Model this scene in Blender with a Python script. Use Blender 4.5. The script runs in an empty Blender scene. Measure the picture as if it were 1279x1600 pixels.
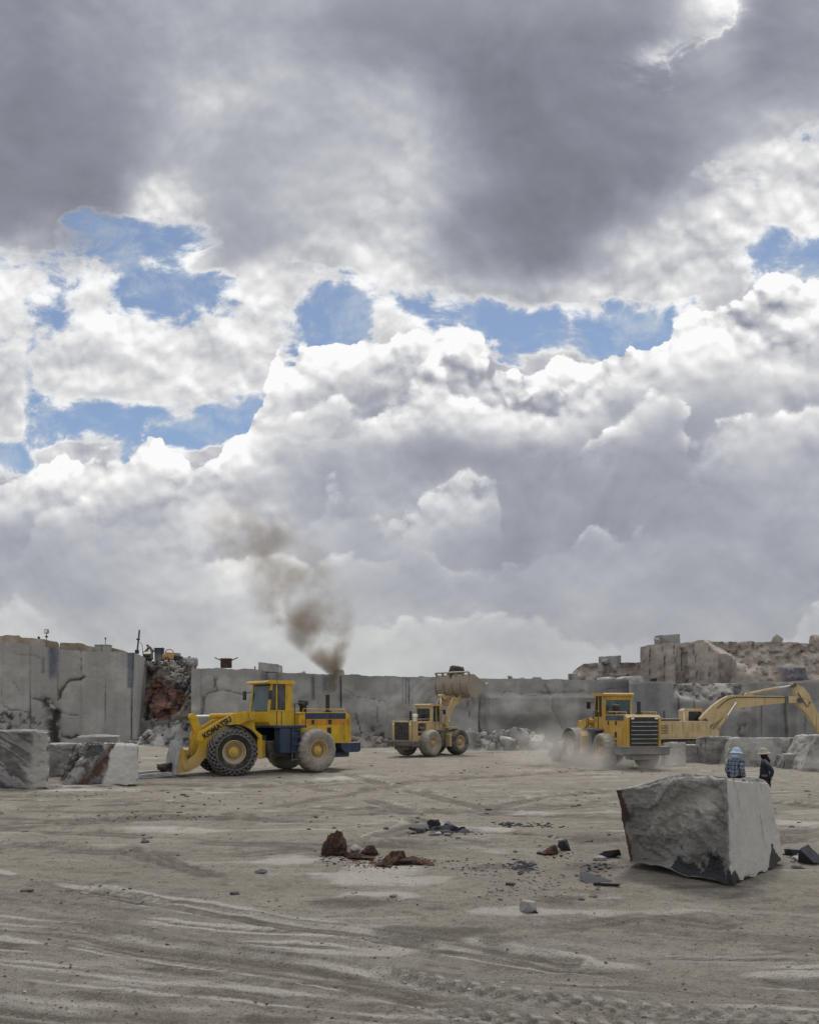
import bpy, bmesh, math, random
import numpy as np
from mathutils import Vector, Matrix
R = math.radians
scene = bpy.context.scene
COL = scene.collection

# ------------------------------------------------------------------ camera
CAM_H = 2.7
cam_d = bpy.data.cameras.new('camera')
cam_d.sensor_fit = 'VERTICAL'; cam_d.sensor_height = 36.0
cam_d.lens = 36.0 * 1280 / 1600
cam_d.shift_y = (1115 - 800) / 1600
cam_d.clip_start = 0.1; cam_d.clip_end = 12000
cam = bpy.data.objects.new('camera', cam_d); COL.objects.link(cam)
cam.location = (0, 0, CAM_H); cam.rotation_euler = (R(90), 0, 0)
scene.camera = cam
scene.render.engine = 'CYCLES'
scene.cycles.use_denoising = True
scene.cycles.max_bounces = 6; scene.cycles.diffuse_bounces = 3; scene.cycles.glossy_bounces = 3
scene.cycles.transparent_max_bounces = 12; scene.cycles.volume_bounces = 1
scene.cycles.volume_max_steps = 96
scene.cycles.sample_clamp_indirect = 6.0
scene.view_settings.view_transform = 'Standard'; scene.view_settings.look = 'None'
scene.view_settings.exposure = 0.0; scene.view_settings.gamma = 1.0

# ------------------------------------------------------------------ node expression helper
class S:
    """a socket with arithmetic"""
    nt = None
    def __init__(s, k): s.k = k
    @staticmethod
    def m(op, *a, clamp=False):
        n = S.nt.nodes.new('ShaderNodeMath'); n.operation = op; n.use_clamp = clamp
        for i, v in enumerate(a):
            if isinstance(v, S): S.nt.links.new(v.k, n.inputs[i])
            else: n.inputs[i].default_value = v
        return S(n.outputs[0])
    def __add__(s, o): return S.m('ADD', s, o)
    __radd__ = __add__
    def __sub__(s, o): return S.m('SUBTRACT', s, o)
    def __rsub__(s, o): return S.m('SUBTRACT', o, s)
    def __mul__(s, o): return S.m('MULTIPLY', s, o)
    __rmul__ = __mul__
    def __truediv__(s, o): return S.m('DIVIDE', s, o)
    def __rtruediv__(s, o): return S.m('DIVIDE', o, s)
    def __pow__(s, o): return S.m('POWER', s, o)
    def mx(s, o): return S.m('MAXIMUM', s, o)
    def mn(s, o): return S.m('MINIMUM', s, o)
    def abs(s): return S.m('ABSOLUTE', s)
    def cl(s): return S.m('ADD', s, 0.0, clamp=True)
def link(a, b): S.nt.links.new(a.k if isinstance(a, S) else a, b)
def smooth(x, lo, hi, a=0.0, b=1.0):
    n = S.nt.nodes.new('ShaderNodeMapRange'); n.interpolation_type = 'SMOOTHSTEP'
    link(x, n.inputs[0])
    for i, v in enumerate((lo, hi, a, b)):
        if isinstance(v, S): link(v, n.inputs[i+1])
        else: n.inputs[i+1].default_value = v
    return S(n.outputs[0])
def comb(x, y, z=0.0):
    n = S.nt.nodes.new('ShaderNodeCombineXYZ')
    for i, v in enumerate((x, y, z)):
        if isinstance(v, S): link(v, n.inputs[i])
        else: n.inputs[i].default_value = v
    return S(n.outputs[0])
def sep(v):
    n = S.nt.nodes.new('ShaderNodeSeparateXYZ'); link(v, n.inputs[0])
    return S(n.outputs[0]), S(n.outputs[1]), S(n.outputs[2])
def noise(vec, scale, detail=4, rough=0.5, dist=0.0, dim='3D', kind='FBM', color=False, lac=2.0):
    n = S.nt.nodes.new('ShaderNodeTexNoise'); n.noise_dimensions = dim
    n.noise_type = kind
    if kind == 'FBM': n.normalize = True
    link(vec, n.inputs['Vector'])
    n.inputs['Scale'].default_value = scale; n.inputs['Detail'].default_value = detail
    n.inputs['Roughness'].default_value = rough; n.inputs['Distortion'].default_value = dist
    n.inputs['Lacunarity'].default_value = lac
    return S(n.outputs['Color' if color else 'Fac'])
def voro(vec, scale, feature='F1', rand=1.0, dim='3D', out='Distance', detail=0.0):
    n = S.nt.nodes.new('ShaderNodeTexVoronoi'); n.voronoi_dimensions = dim; n.feature = feature
    link(vec, n.inputs['Vector']); n.inputs['Scale'].default_value = scale; n.inputs['Randomness'].default_value = rand
    n.inputs['Detail'].default_value = detail
    return S(n.outputs[out])
def mix(f, a, b, mode='MIX'):
    n = S.nt.nodes.new('ShaderNodeMix'); n.data_type = 'RGBA'; n.blend_type = mode; n.clamp_factor = True
    for v, i in ((f, 0), (a, 6), (b, 7)):
        if isinstance(v, S): link(v, n.inputs[i])
        elif i == 0: n.inputs[0].default_value = v
        else: n.inputs[i].default_value = (*v[:3], 1.0)
    return S(n.outputs[2])
def srgb(r, g, b):
    f = lambda c: (c/255/12.92 if c <= 10 else ((c/255+0.055)/1.055)**2.4)
    return (f(r), f(g), f(b))

# ------------------------------------------------------------------ sky: broken cloud, sun hidden high in front
SUN_EL, SUN_AZ = R(58), R(14)      # azimuth from +Y towards +X
SKY_STRENGTH = 0.1
world = bpy.data.worlds.new('World'); scene.world = world; world.use_nodes = True
S.nt = world.node_tree
for n in list(S.nt.nodes): S.nt.nodes.remove(n)
# grey level (0-255) and cover (0 clear, 9 solid) of the clouds, by bearing (columns) and height (rows, top to horizon)
G_ = '''135 137 166 173 171 168 165 148 140 137 137 139 146 158 205 152 156
130 132 162 168 166 168 168 165 146 135 132 132 138 156 176 148 152
128 130 150 174 186 183 173 176 170 140 130 130 134 150 162 146 158
128 129 147 170 176 173 173 174 181 150 130 129 132 146 170 178 190
130 130 141 170 173 171 174 179 186 160 131 128 130 142 190 205 212
132 130 138 213 180 174 177 184 194 146 130 129 140 185 208 214 218
215 165 150 222 180 172 186 192 200 168 132 146 192 210 214 215 215
212 207 205 215 220 210 200 204 210 190 184 204 208 210 212 215 215
216 212 216 218 214 212 214 216 208 216 218 214 216 212 210 204 198
205 214 205 203 212 214 200 196 208 215 212 210 204 196 180 182 192
200 208 205 203 205 210 186 180 194 186 180 178 188 172 168 184 186
206 214 210 208 208 196 168 162 160 162 160 162 168 166 170 172 172
192 196 194 194 190 182 166 170 184 186 164 162 162 162 166 164 164
172 170 174 182 192 190 182 170 176 172 160 159 162 164 166 162 161
174 172 170 178 190 194 186 174 170 172 168 168 172 168 170 164 164
188 184 182 182 184 189 189 184 183 179 174 174 175 171 173 171 178
193 192 190 187 185 187 187 186 186 185 184 184 182 177 177 178 187
194 193 191 188 186 188 188 187 187 186 185 185 183 178 178 180 187'''
C_ = '''99999999999999999
99999999999999999
99999999999999999
99999999999999997
99999999999999768
99999999999999999
78336999999999633
65101742688999921
64886643823522989
97999749999999999
95332129999999999
48849999999999999
99999999999999999
99999999999999999
99999999999999999
99999999999999999
99999999999999999
99999999999999999'''
Grows = [[int(v) for v in l.split()] for l in G_.splitlines()]
Crows = [[int(v) for v in l] for l in C_.splitlines()]
tc = S.nt.nodes.new('ShaderNodeTexCoord')
dx, dy, dz = sep(tc.outputs['Generated'])
fy = dy.mx(0.22)
U0, V0 = dx / fy, dz / fy
P0 = comb(U0, V0, 0.0)
w1 = noise(P0, 5.0, 5, 0.55, color=True, dim='2D'); wx, wy, _ = sep(w1)
U, V = U0 + (wx - 0.5) * 0.115, V0 + (wy - 0.5) * 0.10
rowc = (1115/1280 - V) * (1280/65)
tab = None
for k in range(18):
    rp = S.nt.nodes.new('ShaderNodeValToRGB'); cr = rp.color_ramp; cr.interpolation = 'CARDINAL'
    for j in range(17):
        e = cr.elements[j] if j < 2 else cr.elements.new(0.5)
        e.position = j/16
    for j in range(17):
        cr.elements[j].position = j/16
        cr.elements[j].color = (Grows[k][j]/255, Crows[k][j]/9, 0, 1)
    link(U + 0.5, rp.inputs[0])
    tab = S(rp.outputs[0]) if k == 0 else mix(smooth(rowc - (k-1), 0.0, 1.0), tab, S(rp.outputs[0]))
g, c, _ = sep(tab)
fine_c = noise(P0, 22.0, 6, 0.6, dim='2D', color=True)
fine, fine2, _ = sep(fine_c)
def height(u, v):
    p = comb(u + 3.1 + (fine - 0.5) * 0.020, v * 1.2 + (fine2 - 0.5) * 0.020, 0.0)
    big = noise(p, 6.0, 7, 0.52, 0.1, dim='2D')
    b = voro(p, 11.0, 'SMOOTH_F1', dim='2D')
    b2 = voro(p, 25.0, 'SMOOTH_F1', dim='2D')
    b3 = voro(p, 55.0, 'F1', dim='2D')
    dome = (0.62 - b) * 0.34 + (0.62 - b2) * 0.20 + (0.5 - b3) * 0.07
    return big * 0.9 + dome, dome
h0, dome = height(U0, V0)
h1, _ = height(U0 + 0.003, V0 + 0.011)
lit = (h0 - h1)
HM = 0.577
# crests: heads of cumulus that stand in front of one another (x, y of the crest, strength 0-1)
def ramp_curve(pts):
    pts = sorted(pts)
    rp = S.nt.nodes.new('ShaderNodeValToRGB'); cr = rp.color_ramp; cr.interpolation = 'EASE'
    while len(cr.elements) < len(pts): cr.elements.new(0.5)
    for e, (x, y, s_) in zip(cr.elements, pts): e.position = x/1280
    for e, (x, y, s_) in zip(cr.elements, pts): e.color = ((1115 - y)/1280, s_, 0, 1)
    link(U0 + 0.5 + (wx - 0.5) * 0.05, rp.inputs[0])
    x, y, _ = sep(rp.outputs[0]); return x, y
CRESTS = [
 ([(0,735,.7),(60,705,.9),(130,690,.9),(200,695,.8),(250,690,.9),(275,742,.7),(340,705,.8),(385,668,.9),(400,630,.8),(430,572,.8),(470,548,.9),(530,515,1),(575,498,1),(620,528,1),(700,535,1),(770,552,1),(830,570,1),(880,545,.9),(960,538,.9),(1040,535,.7),(1085,505,.9),(1130,478,.9),(1200,452,1),(1280,448,1)], 0.040, 0.085, 1),
 ([(430,660,0),(470,645,.5),(520,625,.6),(600,605,1),(660,575,1),(720,590,1),(790,585,1),(850,600,1),(900,590,.8),(950,590,.6),(1000,570,.1),(1080,545,.4),(1150,510,.7),(1210,490,.5),(1280,500,.3)], 0.045, 0.08, 0),
 ([(300,770,.0),(480,790,.1),(520,752,.5),(560,775,.1),(630,790,.4),(680,755,.8),(710,735,.8),(760,770,.4),(800,830,.0),(900,720,.0),(940,690,.7),(985,645,.95),(1030,612,.9),(1055,640,.1),(1090,690,.6),(1150,655,.8),(1195,650,.3),(1240,625,.9),(1280,610,.9)], 0.024, 0.07, 0),
 ([(0,890,.05),(90,775,.4),(140,765,.5),(190,800,.1),(300,860,.2),(360,880,.6),(430,860,.6),(500,880,.4),(560,850,.2),(640,830,.1),(700,880,.35),(780,890,.25),(860,860,.2),(930,825,.35),(1000,835,.2),(1060,870,.0),(1280,890,.05)], 0.022, 0.06, 0),
 ([(0,965,.25),(120,985,.1),(300,975,.0),(430,985,.1),(560,975,.25),(640,960,.3),(720,952,.4),(800,965,.35),(900,975,.3),(1000,985,.1),(1180,995,.0),(1225,985,.3),(1260,955,.6),(1280,945,.6)], 0.020, 0.05, 0),
]
rough = smooth(g, 0.64, 0.86)
low = smooth(V0, 0.02, 0.28)                       # detail dies towards the horizon
solid = smooth(c, 0.8, 1.0)
wisp = noise(comb(U0 * 1.0, V0 * 1.6, 0.0), 11.0, 8, 0.66, 0.25, dim='2D')
cov = c * 1.15 - 0.14 + solid * 0.45 + (h0 - HM) * (1.5 - solid * 0.8) + (fine - 0.5) * 0.35 + (wisp - 0.5) * 1.7 * (1.0 - solid)
soft = noise(P0, 4.5, 8, 0.6, 0.5, dim='2D')
patch = smooth(noise(comb(U0 + 7.0, V0 * 1.3, 0.0), 9.0, 5, 0.6, 0.3, dim='2D'), 0.28, 0.52)
gg = g + (soft - 0.5) * 0.26 * (0.3 + low * 0.7) + (h0 - HM) * (0.10 * rough + 0.03)
rims = None
for pts, wid, bump, body in CRESTS:
    cv, cs = ramp_curve(pts)
    d = cv - V0 + (h0 - HM) * (bump * 1.8) + (fine - 0.5) * 0.025
    ins = smooth(d, 0.0, 0.007) if body else smooth(d + (wisp - 0.5) * 0.035, 0.0, 0.013)
    if not body: cs = cs * patch
    rim = ins * cs * S.m('EXPONENT', d.mx(0.0) * (-1.0/wid))
    if body:
        cov = cov.mx(ins * smooth(d, 0.25, 0.05) * 0.9)
        cov = cov - smooth(d, 0.004, -0.010) * smooth(d, -0.10, -0.02) * (1.0 - solid) * 0.16
    shade = smooth(d, -0.06, -0.002) * (1.0 - ins) * cs     # the grey of the cloud behind a bright head
    gg = gg - shade * 0.07
    gg = gg + (0.95 - gg) * rim * 0.85
    rims = rim if rims is None else rims.mx(rim)
# the torn bright seam between the two dark decks, upper right
sv = V0 + (fine2 - 0.5) * 0.03
seam_x = 0.335 + (sv - 0.76) * 0.42 + (smooth(sv, 0.80, 0.84) - 0.5) * 0.03 + (h0 - HM) * 0.10 + (fine - 0.5) * 0.05
sd = U0 - seam_x
seam = (S.m('EXPONENT', sd.mx(0.0) * -120.0) * S.m('EXPONENT', (0.0 - sd).mx(0.0) * -28.0)) * smooth(V0, 0.745, 0.775) * smooth(V0, 0.98, 0.86)
gg = gg + (0.97 - gg) * seam * smooth(wisp, 0.30, 0.6)
alpha = smooth(cov, 0.20, 0.66)
edge = smooth(cov, 0.30, 0.5) * (1.0 - smooth(cov, 0.5, 0.85))
gg = gg + (0.92 - gg) * edge * (0.25 + smooth(g, 0.6, 0.85) * 0.4)
gg = gg + lit * (0.10 + rough * 0.60 + rims * 1.45) * (0.25 + low * 0.75) + (dome - 0.06) * (rims * 0.75 + rough * 0.28) * low
gg = gg + (gg - 0.70) * smooth(gg, 0.58, 0.72) * 0.16
gg = (gg + smooth(gg, 0.60, 0.45) * 0.03).mx(0.47).mn(0.985)
# tint: violet grey where dark, neutral where bright, faintly green-warm by the horizon
dark = smooth(gg, 0.50, 0.93, 1.0, 0.0)
cr_, cg_, cb_ = gg * (1.0 - dark * 0.026), gg * (1.0 - dark * 0.006), gg * (1.0 + dark * 0.078)
hz = smooth(V0, 0.0, 0.24, 1.0, 0.0)
cb_ = cb_ * (1.0 - hz * 0.035)
lin = lambda x: x ** 2.2
cloud = comb(lin(cr_), lin(cg_), lin(cb_))
sky = S.nt.nodes.new('ShaderNodeTexSky'); sky.sky_type = 'NISHITA'; sky.sun_disc = False
sky.sun_elevation = SUN_EL; sky.sun_rotation = SUN_AZ; sky.altitude = 1200; sky.dust_density = 0.6; sky.ozone_density = 2.0
veil = (0.16 + smooth(wisp, 0.40, 0.72) * 0.55).cl()
clear = mix(veil, S(sky.outputs[0]), (5.2, 5.9, 6.6))
cl10 = mix(1.0, cloud, (1/SKY_STRENGTH,)*3, 'MULTIPLY')
front = smooth(dy, 0.18, 0.34)
over = smooth(dz, 0.62, 0.86)
# unseen sky behind and overhead: bright broken overcast, boosted overhead to add ambient light
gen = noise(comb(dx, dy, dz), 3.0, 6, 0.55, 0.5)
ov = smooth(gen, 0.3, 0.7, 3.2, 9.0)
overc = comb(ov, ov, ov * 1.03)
col = mix(alpha, clear, cl10)
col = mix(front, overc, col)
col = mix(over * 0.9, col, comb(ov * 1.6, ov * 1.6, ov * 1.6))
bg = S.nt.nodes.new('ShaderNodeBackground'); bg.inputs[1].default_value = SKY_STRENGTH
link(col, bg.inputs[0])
wo = S.nt.nodes.new('ShaderNodeOutputWorld'); link(bg.outputs[0], wo.inputs[0])
world.cycles.sampling_method = 'MANUAL'; world.cycles.sample_map_resolution = 256

# ------------------------------------------------------------------ sun, veiled by cloud
sun_d = bpy.data.lights.new('sun', 'SUN'); sun_d.energy = 1.9; sun_d.angle = R(10); sun_d.color = (1.0, 0.955, 0.89)
sun = bpy.data.objects.new('sun', sun_d); COL.objects.link(sun)
sdir = Vector((math.sin(SUN_AZ)*math.cos(SUN_EL), math.cos(SUN_AZ)*math.cos(SUN_EL), math.sin(SUN_EL)))
sun.rotation_euler = sdir.to_track_quat('Z', 'Y').to_euler()
sun.location = (0, 30, 60)

# ================================================================== numpy noise
def _hash(ix, iy, iz, seed):
    n = (ix.astype(np.int64)*374761393 + iy.astype(np.int64)*668265263 + iz.astype(np.int64)*2147483647 + seed*1274126177) & 0x7fffffff
    n = ((n ^ (n >> 13)) * 1274126177) & 0x7fffffff
    n = ((n ^ (n >> 16)) * 668265263) & 0x7fffffff
    return ((n ^ (n >> 15)) & 0xffff) / 65535.0
def vnoise(P, seed=0):
    P = np.asarray(P, float); i = np.floor(P); f = P - i; i = i.astype(np.int64)
    u = f*f*f*(f*(f*6-15)+10)
    r = 0
    for a in (0, 1):
        for b in (0, 1):
            for c in (0, 1):
                w = (u[:, 0] if a else 1-u[:, 0])*(u[:, 1] if b else 1-u[:, 1])*(u[:, 2] if c else 1-u[:, 2])
                r = r + w*_hash(i[:, 0]+a, i[:, 1]+b, i[:, 2]+c, seed)
    return r*2-1
def fbm(P, octaves=4, seed=0, rough=0.5, ridged=False):
    P = np.asarray(P, float); r = np.zeros(len(P)); a = 1.0; t = 0
    for k in range(octaves):
        n = vnoise(P*(2**k) + 17.3*k, seed+k)
        if ridged: n = 1-2*np.abs(n)
        r += a*n; t += a; a *= rough
    return r/t
def sstep(x, a, b):
    t = np.clip((x-a)/(b-a), 0, 1); return t*t*(3-2*t)
def poly_dist(X, Y, pts):
    """distance from points to a polyline, and the length along it"""
    d = np.full(X.shape, 1e9); s = np.zeros(X.shape); L = 0
    for (x0, y0), (x1, y1) in zip(pts, pts[1:]):
        vx, vy = x1-x0, y1-y0; l = math.hypot(vx, vy)+1e-9
        t = np.clip(((X-x0)*vx+(Y-y0)*vy)/(l*l), 0, 1)
        dd = np.hypot(X-x0-t*vx, Y-y0-t*vy)
        k = dd < d; d = np.where(k, dd, d); s = np.where(k, L+t*l, s); L += l
    return d, s

# ================================================================== places
def at(px, py, Y): return Vector(((px-639.5)/1280*Y, Y, CAM_H-(py-1115)/1280*Y))
def gp(px, py):
    Y = CAM_H*1280/(py-1115); return ((px-639.5)/1280*Y, Y)

# ================================================================== objects
def tag(o, label=None, cat=None, group=None, kind=None):
    if label: o['label'] = label
    if cat: o['category'] = cat
    if group: o['group'] = group
    if kind: o['kind'] = kind
    return o
def empty(name, loc=(0, 0, 0), rz=0.0, parent=None):
    o = bpy.data.objects.new(name, None); COL.objects.link(o); o.empty_display_size = 0.3
    o.location = loc; o.rotation_euler = (0, 0, rz)
    if parent: o.parent = parent
    return o
def copy_tree(o, parent=None):
    c = o.copy(); COL.objects.link(c)
    if parent: c.parent = parent
    for ch in list(o.children): copy_tree(ch, c)
    return c
def mesh_np(name, V, F, material, parent=None, attrs=None, smooth_angle=None, loc=None):
    """V (n,3), F list of tuples or (m,4) array"""
    me = bpy.data.meshes.new(name)
    V = np.asarray(V, float)
    if isinstance(F, np.ndarray):
        m, k = F.shape
        me.vertices.add(len(V)); me.vertices.foreach_set('co', V.ravel())
        me.loops.add(m*k); me.loops.foreach_set('vertex_index', F.ravel().astype(np.int32))
        me.polygons.add(m); me.polygons.foreach_set('loop_start', np.arange(0, m*k, k, dtype=np.int32))
        me.update(calc_edges=True); me.validate()
    else:
        me.from_pydata([tuple(v) for v in V], [], [tuple(int(i) for i in f) for f in F]); me.update()
    if attrs:
        for a, v in attrs.items():
            at_ = me.attributes.new(a, 'FLOAT', 'POINT'); at_.data.foreach_set('value', np.asarray(v, np.float32))
    if smooth_angle is not None:
        me.polygons.foreach_set('use_smooth', np.ones(len(me.polygons), bool))
        if smooth_angle < 180: me.set_sharp_from_angle(angle=R(smooth_angle))
    me.materials.append(material)
    o = bpy.data.objects.new(name, me); COL.objects.link(o)
    if parent: o.parent = parent
    if loc is not None: o.location = loc
    return o

def basis(d):
    d = Vector(d).normalized(); up = Vector((0, 0, 1)) if abs(d.z) < 0.95 else Vector((0, 1, 0))
    a = d.cross(up).normalized(); b = a.cross(d); return a, b, d
class MB:
    """collects shapes into one mesh; every shape passes through the matrix M"""
    def __init__(s, M=None): s.v = []; s.f = []; s.M = M or Matrix()
    def add(s, V, F):
        n = len(s.v); s.v += [tuple(s.M @ Vector(p)) for p in V]; s.f += [tuple(i+n for i in f) for f in F]; return s
    def box(s, x0, x1, y0, y1, z0, z1, c=0.0):
        if c <= 0:
            V = [(x, y, z) for x in (x0, x1) for y in (y0, y1) for z in (z0, z1)]
            return s.add(V, [(0, 1, 3, 2), (4, 6, 7, 5), (0, 4, 5, 1), (2, 3, 7, 6), (0, 2, 6, 4), (1, 5, 7, 3)])
        bm = bmesh.new(); bmesh.ops.create_cube(bm, size=1)
        for v in bm.verts: v.co = Vector(((x0+x1)/2+v.co.x*(x1-x0), (y0+y1)/2+v.co.y*(y1-y0), (z0+z1)/2+v.co.z*(z1-z0)))
        bmesh.ops.bevel(bm, geom=list(bm.edges), offset=c, segments=2, profile=0.5, affect='EDGES')
        bm.verts.index_update(); V = [v.co.copy() for v in bm.verts]; F = [[v.index for v in f.verts] for f in bm.faces]; bm.free()
        return s.add(V, F)
    def prism(s, pts, y0, y1, plane='xz'):
        """outline in the xz plane pushed from y0 to y1 (or plane 'xy': from z0 to z1, 'yz')"""
        mk = {'xz': lambda p, t: (p[0], t, p[1]), 'xy': lambda p, t: (p[0], p[1], t), 'yz': lambda p, t: (t, p[0], p[1])}[plane]
        n = len(pts); V = [mk(p, y0) for p in pts]+[mk(p, y1) for p in pts]
        F = [tuple(range(n)), tuple(range(2*n-1, n-1, -1))]+[((i+1) % n, i, n+i, n+(i+1) % n) for i in range(n)]
        return s.add(V, F)
    def tube(s, pts, r, seg=8, cap=True):
        rs = r if isinstance(r, (list, tuple)) else [r]*len(pts)
        V = []; F = []; pts = [Vector(p) for p in pts]; pa = None
        for i, p in enumerate(pts):
            d = (pts[min(i+1, len(pts)-1)]-pts[max(i-1, 0)])
            a, b, d = basis(d)
            if pa is not None:
                a = (pa-d*pa.dot(d)).normalized(); b = a.cross(d)
            pa = a
            for k in range(seg):
                t = 2*math.pi*k/seg; V.append(p+(a*math.cos(t)+b*math.sin(t))*rs[i])
        for i in range(len(pts)-1):
            for k in range(seg): F.append((i*seg+k, i*seg+(k+1) % seg, (i+1)*seg+(k+1) % seg, (i+1)*seg+k))
        if cap: F.append(tuple(range(seg-1, -1, -1))); F.append(tuple((len(pts)-1)*seg+k for k in range(seg)))
        return s.add(V, F)
    def bar(s, p0, p1, w, h):
        a, b, d = basis(Vector(p1)-Vector(p0)); V = []
        for p in (Vector(p0), Vector(p1)):
            for i, j in ((-1, -1), (1, -1), (1, 1), (-1, 1)): V.append(p+a*i*w/2+b*j*h/2)
        return s.add(V, [(3, 2, 1, 0), (4, 5, 6, 7)]+[(i, (i+1) % 4, 4+(i+1) % 4, 4+i) for i in range(4)])
    def lathe(s, prof, c, axis='y', seg=32, fr=None):
        """profile of (radius, along) round an axis through c"""
        V = []; F = []; n = len(prof)
        for k in range(seg):
            t = 2*math.pi*k/seg
            for i, (r, h) in enumerate(prof):
                rr = r+(fr(i, k) if fr else 0)
                if axis == 'y': V.append((c[0]+rr*math.cos(t), c[1]+h, c[2]+rr*math.sin(t)))
                elif axis == 'z': V.append((c[0]+rr*math.cos(t), c[1]+rr*math.sin(t), c[2]+h))
                else: V.append((c[0]+h, c[1]+rr*math.cos(t), c[2]+rr*math.sin(t)))
        for k in range(seg):
            for i in range(n-1):
                a, b = k*n+i, ((k+1) % seg)*n+i; F.append((a, b, b+1, a+1))
        return s.add(V, F)
    def build(s, name, m, parent=None, ang=32, label=None):
        me = bpy.data.meshes.new(name); me.from_pydata(s.v, [], s.f); me.update()
        bm = bmesh.new(); bm.from_mesh(me); bmesh.ops.recalc_face_normals(bm, faces=bm.faces); bm.to_mesh(me); bm.free()
        me.polygons.foreach_set('use_smooth', np.ones(len(me.polygons), bool)); me.set_sharp_from_angle(angle=R(ang))
        me.materials.append(m); o = bpy.data.objects.new(name, me); COL.objects.link(o)
        if parent: o.parent = parent
        if label: o['label'] = label
        return o

# ================================================================== materials
def new_mat(name):
    m = bpy.data.materials.new(name); m.use_nodes = True; nt = m.node_tree
    for n in list(nt.nodes): nt.nodes.remove(n)
    S.nt = nt
    b = nt.nodes.new('ShaderNodeBsdfPrincipled'); o = nt.nodes.new('ShaderNodeOutputMaterial')
    nt.links.new(b.outputs[0], o.inputs[0]); return m, b, o
def setp(b, **k):
    for n, v in k.items():
        i = b.inputs[{'col': 'Base Color', 'rough': 'Roughness', 'metal': 'Metallic', 'alpha': 'Alpha', 'spec': 'Specular IOR Level', 'normal': 'Normal', 'coat': 'Coat Weight'}[n]]
        if isinstance(v, S): S.nt.links.new(v.k, i)
        elif n == 'col': i.default_value = (*v, 1)
        else: i.default_value = v
def attr(name):
    n = S.nt.nodes.new('ShaderNodeAttribute'); n.attribute_name = name; return S(n.outputs['Fac'])
def coords(kind='Object'):
    n = S.nt.nodes.new('ShaderNodeTexCoord'); return S(n.outputs[kind])
def geo(out):
    n = S.nt.nodes.new('ShaderNodeNewGeometry'); return S(n.outputs[out])
def bump(h, strength=0.4, dist=0.05, base=None):
    n = S.nt.nodes.new('ShaderNodeBump'); n.inputs['Strength'].default_value = strength; n.inputs['Distance'].default_value = dist
    link(h, n.inputs['Height'])
    if base: link(base, n.inputs['Normal'])
    return S(n.outputs[0])
def stretch(v, sx, sy, sz):
    x, y, z = sep(v); return comb(x*sx, y*sy, z*sz)
DUST = (0.40, 0.365, 0.315)
def paint(name, col, dust=0.35, rough=0.5, low=1.6, wear=(0.10, 0.07, 0.05), spread=0.5):
    """machine paint: faded, scratched, dust on what faces up and on what is near the ground"""
    m, b, o = new_mat(name)
    P = coords('Object'); n1 = noise(P, 1.3, 5, 0.6); n2 = noise(P, 9.0, 5, 0.65); n3 = noise(P, 30, 3, 0.6)
    _, _, nz = sep(geo('Normal')); _, _, z = sep(P)
    d = smooth(nz, 0.2, 0.95)*0.55 + smooth(z, low, 0.2)*0.55 + (n1-0.5)*spread*1.2 + (n2-0.5)*0.6
    d = (d*1.0 + dust - 0.25).cl()*0.92
    base = mix(smooth(n1, 0.3, 0.75), [c*0.80 for c in col], [min(1, c*1.08) for c in col])
    base = mix(smooth(n3+n2*0.6, 0.96, 1.08)*0.7, base, wear)
    streak = noise(stretch(P, 7.0, 7.0, 0.7), 1.0, 4, 0.6)
    base = mix(smooth(streak, 0.52, 0.72)*0.55, base, (0.12, 0.09, 0.06))
    setp(b, col=mix(d, base, DUST), rough=smooth(d, 0.0, 0.6, rough, 0.92), spec=0.35, normal=bump(n2, 0.15, 0.02))
    return m
def plain(name, col, rough=0.6, metal=0.0, var=0.15, scale=6.0, bmp=0.15, dust=0.0):
    m, b, o = new_mat(name); P = coords('Object'); n = noise(P, scale, 5, 0.6)
    c = mix(smooth(n, 0.25, 0.75), [x*(1-var) for x in col], [min(1, x*(1+var)) for x in col])
    if dust:
        _, _, nz = sep(geo('Normal')); c = mix((smooth(nz, 0.0, 0.9)*0.5+dust+(n-0.5)*0.8).cl(), c, DUST)
    setp(b, col=c, rough=rough, metal=metal, normal=bump(n, bmp, 0.02)); return m
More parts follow.
